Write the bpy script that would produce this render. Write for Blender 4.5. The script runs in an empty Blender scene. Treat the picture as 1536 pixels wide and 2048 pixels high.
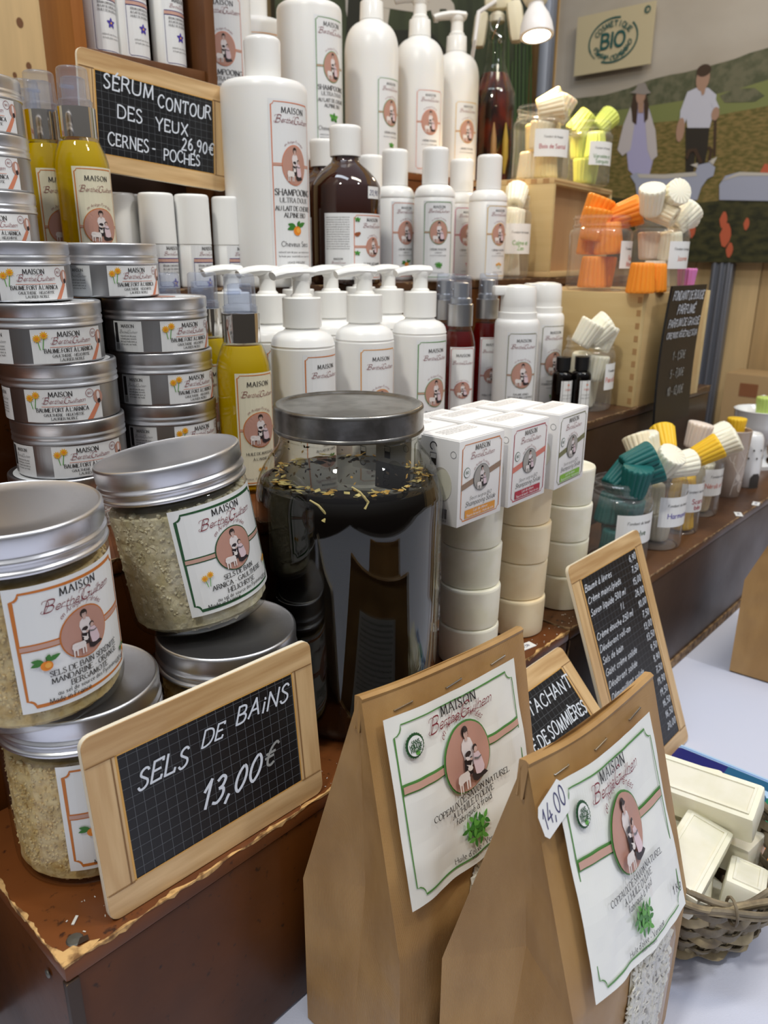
import bpy, bmesh, math, random
from math import sin, cos, pi, radians, sqrt, atan2
from mathutils import Vector, Matrix, noise
from mathutils.geometry import tessellate_polygon
random.seed(7)
SC = bpy.context.scene
COL = SC.collection
# ------------------------------------------------------------------ camera
FPX, CX, CY = 1538.0, 768.0, 1024.0
CAM = Vector((0, 0, .32))
def _cr(px, py): return Vector(((px-CX)/FPX, -(py-CY)/FPX, 1.0))
_Z = -_cr(740, 5635).normalized()
_X = _cr(2250, 520); _X = (_X - _X.dot(_Z)*_Z).normalized()
_Y = _Z.cross(_X)
if _Y.z < 0: _Y = -_Y
RW = Matrix((_X, _Y, _Z))            # camera (right, up, forward) -> world
def ray(px, py): return RW @ _cr(px, py)
def P(px, py, x=None, y=None, z=None, d=None):
    v = ray(px, py)
    if d is None:
        if z is not None: d = (z-CAM.z)/v.z
        elif y is not None: d = (y-CAM.y)/v.y
        else: d = (x-CAM.x)/v.x
    return CAM + v*d
def depth(p): return (RW.transposed() @ (Vector(p)-CAM)).z
def XR(x0, x1, ym, y):               # axis x and radius of something seen between two columns, standing in plane y
    p = P((x0+x1)/2, ym, y=y)
    return p.x, (x1-x0)/2*depth(p)/FPX
cam = bpy.data.cameras.new('camera'); camo = bpy.data.objects.new('camera', cam); COL.objects.link(camo)
r_, u_, f_ = RW.col[0], RW.col[1], RW.col[2]
camo.matrix_world = Matrix(((r_[0], u_[0], -f_[0], CAM.x), (r_[1], u_[1], -f_[1], CAM.y), (r_[2], u_[2], -f_[2], CAM.z), (0, 0, 0, 1)))
cam.sensor_fit = 'HORIZONTAL'; cam.sensor_width = 36; cam.lens = 36*FPX/1536
cam.clip_start = .01
cam.dof.use_dof = True; cam.dof.focus_distance = .47; cam.dof.aperture_fstop = 17
SC.camera = camo
# ------------------------------------------------------------------ world, lights, exposure
W = bpy.data.worlds.new('world'); SC.world = W; W.use_nodes = True
wn = W.node_tree.nodes; wl = W.node_tree.links
bg = wn['Background']
tc = wn.new('ShaderNodeTexCoord'); sx = wn.new('ShaderNodeSeparateXYZ'); cr = wn.new('ShaderNodeValToRGB')
mp = wn.new('ShaderNodeMapRange'); mp.inputs[1].default_value = -1; mp.inputs[2].default_value = 1
wl.new(tc.outputs['Generated'], sx.inputs[0]); wl.new(sx.outputs['Z'], mp.inputs[0]); wl.new(mp.outputs[0], cr.inputs[0]); wl.new(cr.outputs[0], bg.inputs[0])
e = cr.color_ramp.elements; e[0].position = .3; e[0].color = (.035, .03, .026, 1); e[1].position = .9; e[1].color = (.8, .83, .9, 1)
for p_, c_ in ((.47, (.09, .08, .07, 1)), (.56, (.22, .21, .2, 1)), (.7, (.5, .51, .54, 1))): q_ = e.new(p_); q_.color = c_
bg.inputs[1].default_value = .6
def area(name, loc, target, size, power, color, sy=None):
    l = bpy.data.lights.new(name, 'AREA'); l.size = size; l.energy = power; l.color = color
    if sy: l.shape = 'RECTANGLE'; l.size_y = sy
    o = bpy.data.objects.new(name, l); COL.objects.link(o); o.location = loc
    o.rotation_euler = (Vector(target)-Vector(loc)).to_track_quat('-Z', 'Y').to_euler(); return o
area('ceiling_spot', (-.55, .1, 1.7), (.45, .45, .1), .12, 11, (1.0, .96, .86))
area('ceiling_spot', (.9, -1.0, 2.0), (.5, .3, .0), .14, 10, (.95, .96, 1.0))
area('overhead_area', (.1, .5, 2.3), (.5, .6, .2), 1.2, 9, (.8, .89, 1.0), .25)
area('overhead_area', (1.0, -.3, 2.2), (1.75, .75, .45), .9, 17, (1.0, .92, .78), .25)  # unseen warm fill, placed and aimed to brighten the right wall and banner
SC.view_settings.view_transform = 'Standard'; SC.view_settings.look = 'None'
SC.view_settings.exposure = .09; SC.view_settings.gamma = 1; SC.view_settings.use_curve_mapping = False
try:
    SC.cycles.use_denoising = True; SC.cycles.max_bounces = 10; SC.cycles.transparent_max_bounces = 16
    SC.cycles.caustics_reflective = False; SC.cycles.caustics_refractive = False
    SC.cycles.sample_clamp_indirect = 3
except Exception: pass
# ------------------------------------------------------------------ materials
MATS = {}
def srgb(c):
    if isinstance(c, str): c = tuple(int(c[i:i+2], 16) for i in (0, 2, 4))
    if max(c) > 1: c = tuple(v/255 for v in c)
    return tuple((v/12.92 if v <= .04045 else ((v+.055)/1.055)**2.4) for v in c[:3]) + (1,)
def mat(name, col=(200, 200, 200), rough=.5, metal=0, trans=0, ior=1.45, sss=0, emit=0, coat=0, spec=None, bump=None, var=None):
    """principled material; bump=(scale, strength, stretch xyz); var=(colour2, scale, stretch) mixes a second colour by noise"""
    if name in MATS: return MATS[name]
    m = bpy.data.materials.new(name); m.use_nodes = True; N = m.node_tree.nodes; L = m.node_tree.links; b = N['Principled BSDF']
    b.inputs['Base Color'].default_value = srgb(col); b.inputs['Roughness'].default_value = rough; b.inputs['Metallic'].default_value = metal
    b.inputs['Transmission Weight'].default_value = trans; b.inputs['IOR'].default_value = ior
    if sss:
        b.inputs['Subsurface Weight'].default_value = sss; b.inputs['Subsurface Radius'].default_value = (1, .8, .6); b.inputs['Subsurface Scale'].default_value = .008
    if coat: b.inputs['Coat Weight'].default_value = coat; b.inputs['Coat Roughness'].default_value = .05
    if spec is not None: b.inputs['Specular IOR Level'].default_value = spec
    if emit: b.inputs['Emission Color'].default_value = srgb(col); b.inputs['Emission Strength'].default_value = emit
    def nz(scale, st, det=4):
        t = N.new('ShaderNodeTexCoord'); mpn = N.new('ShaderNodeMapping'); mpn.inputs['Scale'].default_value = st
        n = N.new('ShaderNodeTexNoise'); n.inputs['Scale'].default_value = scale; n.inputs['Detail'].default_value = det
        L.new(t.outputs['Object'], mpn.inputs[0]); L.new(mpn.outputs[0], n.inputs['Vector']); return n
    if bump:
        n = nz(bump[0], bump[2]); bp = N.new('ShaderNodeBump'); bp.inputs['Strength'].default_value = bump[1]; bp.inputs['Distance'].default_value = .001
        L.new(n.outputs[0], bp.inputs['Height']); L.new(bp.outputs[0], b.inputs['Normal'])
    if var:
        n = nz(var[1], var[2]); mx = N.new('ShaderNodeMix'); mx.data_type = 'RGBA'; r = N.new('ShaderNodeValToRGB')
        lo, hi = (var[3] if len(var) > 3 else (.4, .6))
        r.color_ramp.elements[0].position = lo; r.color_ramp.elements[1].position = hi
        L.new(n.outputs[0], r.inputs[0]); L.new(r.outputs[0], mx.inputs[0]); mx.inputs[6].default_value = srgb(col); mx.inputs[7].default_value = srgb(var[0])
        L.new(mx.outputs[2], b.inputs['Base Color'])
    MATS[name] = m; return m
def wood(name, c1, c2, axis=0, scale=12, rough=.5, dark=None, ring=9., coat=0):
    if name in MATS: return MATS[name]
    m = mat(name, c1, rough, coat=coat); N = m.node_tree.nodes; L = m.node_tree.links; b = N['Principled BSDF']
    t = N.new('ShaderNodeTexCoord'); mpn = N.new('ShaderNodeMapping'); s = [1, 1, 1]; s[axis] = .09
    mpn.inputs['Scale'].default_value = s; L.new(t.outputs['Object'], mpn.inputs[0])
    n = N.new('ShaderNodeTexNoise'); n.inputs['Scale'].default_value = scale; n.inputs['Detail'].default_value = 2; L.new(mpn.outputs[0], n.inputs['Vector'])
    mul = N.new('ShaderNodeMath'); mul.operation = 'MULTIPLY'; mul.inputs[1].default_value = ring; L.new(n.outputs[0], mul.inputs[0])
    fr = N.new('ShaderNodeMath'); fr.operation = 'PINGPONG'; fr.inputs[1].default_value = .5; L.new(mul.outputs[0], fr.inputs[0])
    n2 = N.new('ShaderNodeTexNoise'); n2.inputs['Scale'].default_value = scale*9; n2.inputs['Detail'].default_value = 5; L.new(mpn.outputs[0], n2.inputs['Vector'])
    add = N.new('ShaderNodeMath'); add.operation = 'ADD'; L.new(fr.outputs[0], add.inputs[0]); L.new(n2.outputs[0], add.inputs[1])
    r = N.new('ShaderNodeValToRGB'); e = r.color_ramp.elements; e[0].position = .3; e[0].color = srgb(c1); e[1].position = 1.0; e[1].color = srgb(c2)
    L.new(add.outputs[0], r.inputs[0]); L.new(r.outputs[0], b.inputs['Base Color'])
    bp = N.new('ShaderNodeBump'); bp.inputs['Strength'].default_value = .12; bp.inputs['Distance'].default_value = .001; L.new(n2.outputs[0], bp.inputs['Height']); L.new(bp.outputs[0], b.inputs['Normal'])
    return m
def shell(name, tint=(255, 255, 255), rough=.03, ior=1.45, body=0, bcol=(255, 255, 255)):
    """thin clear wall: fresnel mix of a tinted transparent and a glossy surface, plus a little milky diffuse"""
    if name in MATS: return MATS[name]
    m = bpy.data.materials.new(name); m.use_nodes = True; N = m.node_tree.nodes; L = m.node_tree.links; N.clear()
    o = N.new('ShaderNodeOutputMaterial'); tr = N.new('ShaderNodeBsdfTransparent'); g = N.new('ShaderNodeBsdfGlossy'); f = N.new('ShaderNodeFresnel'); mx = N.new('ShaderNodeMixShader'); gm = N.new('ShaderNodeNewGeometry'); mr = N.new('ShaderNodeMapRange'); mr.inputs[3].default_value = ior; mr.inputs[4].default_value = 1/ior
    tr.inputs[0].default_value = srgb(tint); g.inputs['Roughness'].default_value = rough; L.new(gm.outputs['Backfacing'], mr.inputs[0]); L.new(mr.outputs[0], f.inputs[0])
    L.new(f.outputs[0], mx.inputs[0]); L.new(tr.outputs[0], mx.inputs[1]); L.new(g.outputs[0], mx.inputs[2])
    if body:
        d = N.new('ShaderNodeBsdfDiffuse'); d.inputs[0].default_value = srgb(bcol); m2 = N.new('ShaderNodeMixShader'); m2.inputs[0].default_value = body
        L.new(mx.outputs[0], m2.inputs[1]); L.new(d.outputs[0], m2.inputs[2]); L.new(m2.outputs[0], o.inputs[0])
    else: L.new(mx.outputs[0], o.inputs[0])
    MATS[name] = m; return m
def liquid(name, col, clear=.6, rough=.05, ior=1.3):
    """coloured oil: clear refraction mixed with light scattered inside it"""
    if name in MATS: return MATS[name]
    m = bpy.data.materials.new(name); m.use_nodes = True; N = m.node_tree.nodes; L = m.node_tree.links; b = N['Principled BSDF']; o = N['Material Output']
    b.inputs['Base Color'].default_value = srgb(col); b.inputs['Roughness'].default_value = rough; b.inputs['IOR'].default_value = ior; b.inputs['Transmission Weight'].default_value = clear
    tl = N.new('ShaderNodeBsdfTranslucent'); tl.inputs[0].default_value = srgb(col); mx = N.new('ShaderNodeMixShader'); mx.inputs[0].default_value = .4
    L.new(b.outputs[0], mx.inputs[1]); L.new(tl.outputs[0], mx.inputs[2]); L.new(mx.outputs[0], o.inputs[0])
    MATS[name] = m; return m
# ------------------------------------------------------------------ mesh helpers
def finish(name, me, mats, parent=None, smooth=35, loc=None):
    if not isinstance(mats, (list, tuple)): mats = [mats]
    for m in mats: me.materials.append(m)
    if smooth:
        me.polygons.foreach_set('use_smooth', [True]*len(me.polygons))
        me.set_sharp_from_angle(angle=radians(smooth))
    o = bpy.data.objects.new(name, me); COL.objects.link(o)
    if parent: o.parent = parent
    if loc: o.location = loc
    return o
def mesh(name, v, f, mats, parent=None, smooth=35, idx=None, loc=None):
    me = bpy.data.meshes.new(name); me.from_pydata([tuple(p) for p in v], [], f); me.update()
    if idx: me.polygons.foreach_set('material_index', idx)
    return finish(name, me, mats, parent, smooth, loc)
class MB:
    def __init__(s): s.v = []; s.f = []; s.i = []
    def add(s, v, f, mi=0, M=None):
        o = len(s.v); s.v += [tuple(M @ Vector(p)) if M else tuple(p) for p in v]; s.f += [tuple(k+o for k in q) for q in f]; s.i += [mi]*len(f); return s
    def box(s, a, b, bev=0, mi=0, M=None):
        v, f = boxvf(a, b, bev); return s.add(v, f, mi, M)
    def lathe(s, prof, seg=32, mi=0, M=None, rf=None, cap=True):
        v, f = lathevf(prof, seg, rf, cap); return s.add(v, f, mi, M)
    def tube(s, pts, r, seg=8, mi=0, closed=False, M=None):
        v, f = tubevf(pts, r, seg, closed); return s.add(v, f, mi, M)
    def build(s, name, mats, parent=None, smooth=35, loc=None): return mesh(name, s.v, s.f, mats, parent, smooth, s.i, loc)
def boxvf(a, b, bev=0):
    x0, y0, z0 = a; x1, y1, z1 = b
    if not bev:
        v = [(x, y, z) for z in (z0, z1) for y in (y0, y1) for x in (x0, x1)]
        return v, [(0, 2, 3, 1), (4, 5, 7, 6), (0, 1, 5, 4), (2, 6, 7, 3), (0, 4, 6, 2), (1, 3, 7, 5)]
    bm = bmesh.new(); bmesh.ops.create_cube(bm, size=1)
    for q in bm.verts: q.co = Vector(((x0+x1)/2+q.co.x*(x1-x0), (y0+y1)/2+q.co.y*(y1-y0), (z0+z1)/2+q.co.z*(z1-z0)))
    bmesh.ops.bevel(bm, geom=list(bm.edges), offset=bev, segments=2, affect='EDGES', profile=.6)
    bm.verts.index_update(); v = [tuple(q.co) for q in bm.verts]; f = [tuple(q.index for q in p.verts) for p in bm.faces]; bm.free(); return v, f
def lathevf(prof, seg=32, rf=None, cap=True):
    v = []; f = []; n = len(prof)
    for j, (r, z) in enumerate(prof):
        for k in range(seg):
            a = 2*pi*k/seg; rr = r if rf is None else rf(r, z, a, j, k)
            v.append((rr*cos(a), rr*sin(a), z))
    for j in range(n-1):
        for k in range(seg):
            k2 = (k+1) % seg; f.append((j*seg+k, j*seg+k2, (j+1)*seg+k2, (j+1)*seg+k))
    if cap:
        if prof[0][0] > 1e-6: f.append(tuple(reversed(range(seg))))
        if prof[-1][0] > 1e-6: f.append(tuple(range((n-1)*seg, n*seg)))
    return v, f
def lathe(name, prof, m, parent=None, seg=48, smooth=35, rf=None, cap=True, loc=None):
    v, f = lathevf(prof, seg, rf, cap); return mesh(name, v, f, m, parent, smooth, loc=loc)
def box(name, a, b, m, parent=None, bev=0, smooth=35, M=None):
    return MB().box(a, b, bev, 0, M).build(name, m, parent, smooth)
def tubevf(pts, r, seg=8, closed=False):
    pts = [Vector(p) for p in pts]; n = len(pts); v = []; f = []; up = Vector((0, 0, 1)); rs = r if isinstance(r, (list, tuple)) else [r]*n
    prev = None
    for i, p in enumerate(pts):
        a = pts[(i-1) % n] if (closed or i) else p; b = pts[(i+1) % n] if (closed or i < n-1) else p
        t = (b-a).normalized()
        if prev is None:
            s = t.cross(up)
            if s.length < .05: s = t.cross(Vector((1, 0, 0)))
        else: s = prev - prev.dot(t)*t
        s.normalize(); prev = s; q = t.cross(s)
        rr = rs[i]; rx, ry = rr if isinstance(rr, tuple) else (rr, rr)
        for k in range(seg): a_ = 2*pi*k/seg; v.append(p + s*cos(a_)*rx + q*sin(a_)*ry)
    m = n if closed else n-1
    for i in range(m):
        for k in range(seg):
            k2 = (k+1) % seg; j = (i+1) % n; f.append((i*seg+k, i*seg+k2, j*seg+k2, j*seg+k))
    if not closed: f.append(tuple(reversed(range(seg)))); f.append(tuple(range((n-1)*seg, n*seg)))
    return v, f
def rnd(p0, p1, p2, n=4):            # quarter bend through corner p1
    return [((1-t)**2*p0[0]+2*t*(1-t)*p1[0]+t*t*p2[0], (1-t)**2*p0[1]+2*t*(1-t)*p1[1]+t*t*p2[1]) for t in [i/n for i in range(n+1)]]
def thing(name, label, cat, loc=(0, 0, 0), rz=0, group=None, rot=None):
    o = bpy.data.objects.new(name, None); o.empty_display_size = .02; COL.objects.link(o); o.location = loc
    o.rotation_euler = rot if rot else (0, 0, rz); return tag(o, label, cat, group)
def tag(o, label, cat, group=None, kind=None):
    if label: o['label'] = label
    if cat: o['category'] = cat
    if group: o['group'] = group
    if kind: o['kind'] = kind
    return o
def kids(o): return [c for c in KID.get(o.name, [])]
KID = {}
def index_kids():
    KID.clear()
    for o in bpy.data.objects:
        if o.parent: KID.setdefault(o.parent.name, []).append(o)
def dup(root, loc, rz=0, label=None, group=None, rot=None):
    if root.name not in KID: index_kids()
    r = root.copy(); COL.objects.link(r); r.location = loc; r.rotation_euler = rot if rot else (0, 0, rz)
    if label: r['label'] = label
    if group: r['group'] = group
    for ch in KID.get(root.name, []):
        c = ch.copy(); COL.objects.link(c); c.parent = r
        for g in KID.get(ch.name, []):
            q = g.copy(); COL.objects.link(q); q.parent = c
    return r
def first_or_dup(proto, used=set()):
    pass
class Kind:
    """a prototype built once; its first use is the prototype itself, later uses are copies"""
    def __init__(s, build): s.build = build; s.o = None
    def put(s, label, loc, rz=0, group=None, rot=None):
        if s.o is None:
            s.o = s.build(); o = s.o; o.location = loc; o.rotation_euler = rot if rot else (0, 0, rz); o['label'] = label
            if group: o['group'] = group
            return o
        return dup(s.o, loc, rz, label, group, rot)
# ------------------------------------------------------------------ stroke lettering
_G = """A .72 0,0 .36,1 .72,0|.13,.36 .59,.36
B .6 0,0 0,1|~0,1 .3,1 .5,.9 .5,.65 .3,.53 0,.53|~.3,.53 .52,.46 .6,.27 .5,.06 .28,0 0,0
C .7 ~.7,.8 .56,.96 .36,1 .1,.82 0,.5 .1,.18 .36,0 .56,.04 .7,.2
D .72 0,0 0,1|~0,1 .3,1 .6,.85 .72,.5 .6,.15 .3,0 0,0
E .52 0,0 0,1|0,1 .5,1 .5,.88|0,.53 .4,.53|0,0 .52,0 .54,.14
F .5 0,0 0,1|0,1 .5,1 .5,.88|0,.53 .4,.53
G .74 ~.7,.8 .56,.96 .36,1 .1,.82 0,.5 .1,.18 .36,0 .6,.04 .72,.14|.72,.1 .72,.42|.52,.42 .8,.42
H .7 0,0 0,1|.7,0 .7,1|0,.52 .7,.52
I .1 .05,0 .05,1
J .3 ~.25,1 .25,.2 .18,-.05 0,-.12
K .66 0,0 0,1|.6,1 0,.45|.16,.58 .66,0
L .5 0,0 0,1|0,0 .5,0 .52,.16
M .9 .05,0 .12,1 .45,.08 .8,1 .88,0
N .72 .03,0 .03,1 .68,0 .68,1
O .78 ~.39,1 .12,.87 0,.5 .12,.13 .39,0 .66,.13 .78,.5 .66,.87 .39,1
P .56 0,0 0,1|~0,1 .3,1 .53,.9 .56,.72 .46,.53 .28,.47 0,.48
Q .78 ~.39,1 .12,.87 0,.5 .12,.13 .39,0 .66,.13 .78,.5 .66,.87 .39,1|.4,.1 .85,-.2
R .64 0,0 0,1|~0,1 .3,1 .5,.92 .53,.74 .44,.57 .28,.51 0,.51|.3,.51 .66,0
S .5 ~.46,.84 .36,.98 .2,1 .05,.88 .05,.7 .25,.54 .45,.38 .48,.17 .34,.02 .14,0 .0,.17
T .66 .33,0 .33,1|0,.88 .0,1 .66,1 .66,.88
U .7 ~0,1 0,.35 .08,.08 .33,0 .58,.08 .67,.35 .67,1
V .7 0,1 .35,0 .7,1
W 1 0,1 .27,0 .5,.9 .73,0 1,1
X .66 0,1 .66,0|.66,1 0,0
Y .66 0,1 .33,.48 .66,1|.33,.48 .33,0
Z .6 .03,1 .58,1 0,0 .6,0
a .46 ~.42,.5 .25,.62 .05,.45 .02,.15 .18,0 .36,.12 .42,.5|~.43,.6 .42,.2 .46,.02 .56,.06
b .46 ~.03,1 .03,.1|~.03,.4 .2,.6 .42,.45 .42,.15 .24,0 .03,.12
c .4 ~.4,.5 .24,.6 .04,.42 .04,.16 .2,0 .4,.1
d .46 ~.4,.45 .24,.6 .04,.42 .04,.14 .2,0 .4,.15|~.42,1 .42,.02
e .42 ~.04,.3 .4,.33 .36,.54 .2,.6 .04,.42 .04,.16 .2,0 .42,.1
f .34 ~.4,.92 .24,.98 .16,.8 .16,0|.02,.56 .34,.56
g .46 ~.4,.45 .24,.6 .04,.42 .04,.16 .2,.02 .4,.16|~.42,.58 .42,-.15 .3,-.32 .08,-.28
h .46 ~.03,1 .03,0|~.03,.4 .2,.6 .38,.5 .4,.2 .42,0
i .1 .05,.58 .05,0|.04,.84 .06,.78
j .14 ~.1,.58 .1,-.2 -.06,-.3|.09,.84 .11,.78
k .44 0,1 0,0|.38,.58 0,.22|.12,.32 .44,0
l .1 ~.05,1 .05,.05 .1,0
m .76 .03,.6 .03,0|~.03,.4 .18,.6 .34,.5 .36,0|~.36,.4 .52,.6 .68,.5 .72,0
n .44 .03,.6 .03,0|~.03,.4 .2,.6 .38,.5 .4,.2 .42,0
o .46 ~.23,.6 .04,.45 .04,.15 .23,0 .42,.15 .42,.45 .23,.6
p .46 .03,.6 .03,-.32|~.03,.4 .2,.6 .42,.45 .42,.15 .24,0 .03,.12
q .46 ~.4,.45 .24,.6 .04,.42 .04,.14 .2,0 .4,.15|.42,.6 .42,-.32
r .32 .03,.6 .03,0|~.03,.38 .14,.56 .32,.58
s .36 ~.34,.52 .18,.6 .04,.48 .12,.34 .28,.26 .33,.12 .18,0 .0,.08
t .32 ~.14,.86 .14,.12 .22,0 .34,.04|.0,.58 .32,.58
u .44 ~.03,.6 .03,.2 .12,0 .3,.06 .4,.25|~.4,.6 .4,.1 .46,0
v .42 0,.6 .21,0 .42,.6
w .64 0,.6 .17,0 .32,.55 .47,0 .64,.6
x .42 0,.6 .42,0|.42,.6 0,0
y .42 0,.6 .21,.03|~.42,.6 .18,-.1 .08,-.3 -.02,-.3
z .4 0,.58 .38,.58 0,0 .4,0
0 .48 ~.24,1 .06,.8 .0,.5 .06,.2 .24,0 .42,.2 .48,.5 .42,.8 .24,1
1 .24 .0,.66 .2,1 .2,0
2 .5 ~.04,.8 .2,1 .42,.9 .42,.65 .2,.3 0,.02|0,.02 .5,.02
3 .46 ~.03,.88 .22,1 .42,.85 .36,.6 .18,.54|~.18,.54 .42,.46 .46,.2 .26,0 .0,.1
4 .5 .34,1 0,.32 .5,.32|.36,.6 .36,0
5 .46 .42,1 .08,1 .04,.56|~.04,.56 .26,.62 .46,.42 .42,.12 .2,0 .0,.08
6 .46 ~.36,.98 .1,.7 .02,.3 .16,.02 .4,.08 .44,.36 .24,.54 .04,.34
7 .46 .0,.98 .46,.98 .16,0|.1,.5 .4,.5
8 .46 ~.23,1 .05,.85 .1,.62 .35,.45 .45,.2 .23,0 .02,.2 .12,.45 .38,.65 .42,.86 .23,1
9 .46 ~.42,.7 .3,.5 .06,.56 .04,.85 .24,1 .42,.8 .4,.4 .26,.0
, .1 .08,.08 .0,-.18
. .08 .03,.0 .05,.04
' .08 .05,1 .03,.74
- .3 .03,.36 .28,.36
/ .36 .36,1 0,-.1
€ .6 ~.6,.85 .42,1 .2,.85 .12,.5 .2,.12 .42,0 .58,.1|0,.6 .45,.6|0,.42 .42,.42
% .6 .55,1 .05,0|~.1,1 .0,.85 .1,.7 .2,.85 .1,1|~.5,.3 .4,.15 .5,0 .6,.15 .5,.3
* .16 ~.08,1.02 .02,.96 .08,.9 .14,.96 .08,1.02
+ .4 0,.4 .4,.4|.2,.2 .2,.6"""
def crom(p, n=4, closed=False):
    p = [Vector(q) for q in p]; o = []
    m = len(p)
    if (p[0]-p[-1]).length < 1e-6: closed = True; p = p[:-1]; m -= 1
    for i in range(m if closed else m-1):
        a, b, c, d = (p[(i-1) % m], p[i], p[(i+1) % m], p[(i+2) % m]) if closed else (p[max(i-1, 0)], p[i], p[i+1], p[min(i+2, m-1)])
        for k in range(n):
            t = k/n; o.append(.5*((2*b)+(c-a)*t+(2*a-5*b+4*c-d)*t*t+(3*b-a-3*c+d)*t**3))
    o.append(p[0].copy() if closed else p[-1]); return o
GL = {}
for ln in _G.split('\n'):
    ch, w_, rest = ln.split(' ', 2); st = []
    for s in rest.split('|'):
        sm = s[0] == '~'; pts = [tuple(map(float, q.split(','))) for q in s.lstrip('~').split()]
        st.append((sm, [Vector(q) for q in pts]))
    GL[ch] = (float(w_), st)
ACC = {'é': ('e', "´"), 'è': ('e', '`'), 'ê': ('e', '^'), 'à': ('a', '`'), 'û': ('u', '^'), 'É': ('E', "´"), 'È': ('E', '`'), 'À': ('A', '`'), 'Ê': ('E', '^')}
def glyph(ch):
    if ch in ACC:
        b, a = ACC[ch]; w, st = GL[b]; y = 1.08 if b.isupper() else .74; c = w/2
        ac = {"´": [(c-.04, y), (c+.1, y+.18)], '`': [(c+.04, y), (c-.1, y+.18)], '^': [(c-.1, y), (c, y+.14), (c+.1, y)]}[a]
        return w, st+[(False, [Vector(q) for q in ac])]
    return GL.get(ch, (.3, []))
def layout(s, track):
    x = 0; o = []
    for ch in s:
        if ch == ' ': x += .36; continue
        w, st = glyph(ch); o.append((ch, x, w, st)); x += w+track
    return o, max(x-track, .01)
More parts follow.
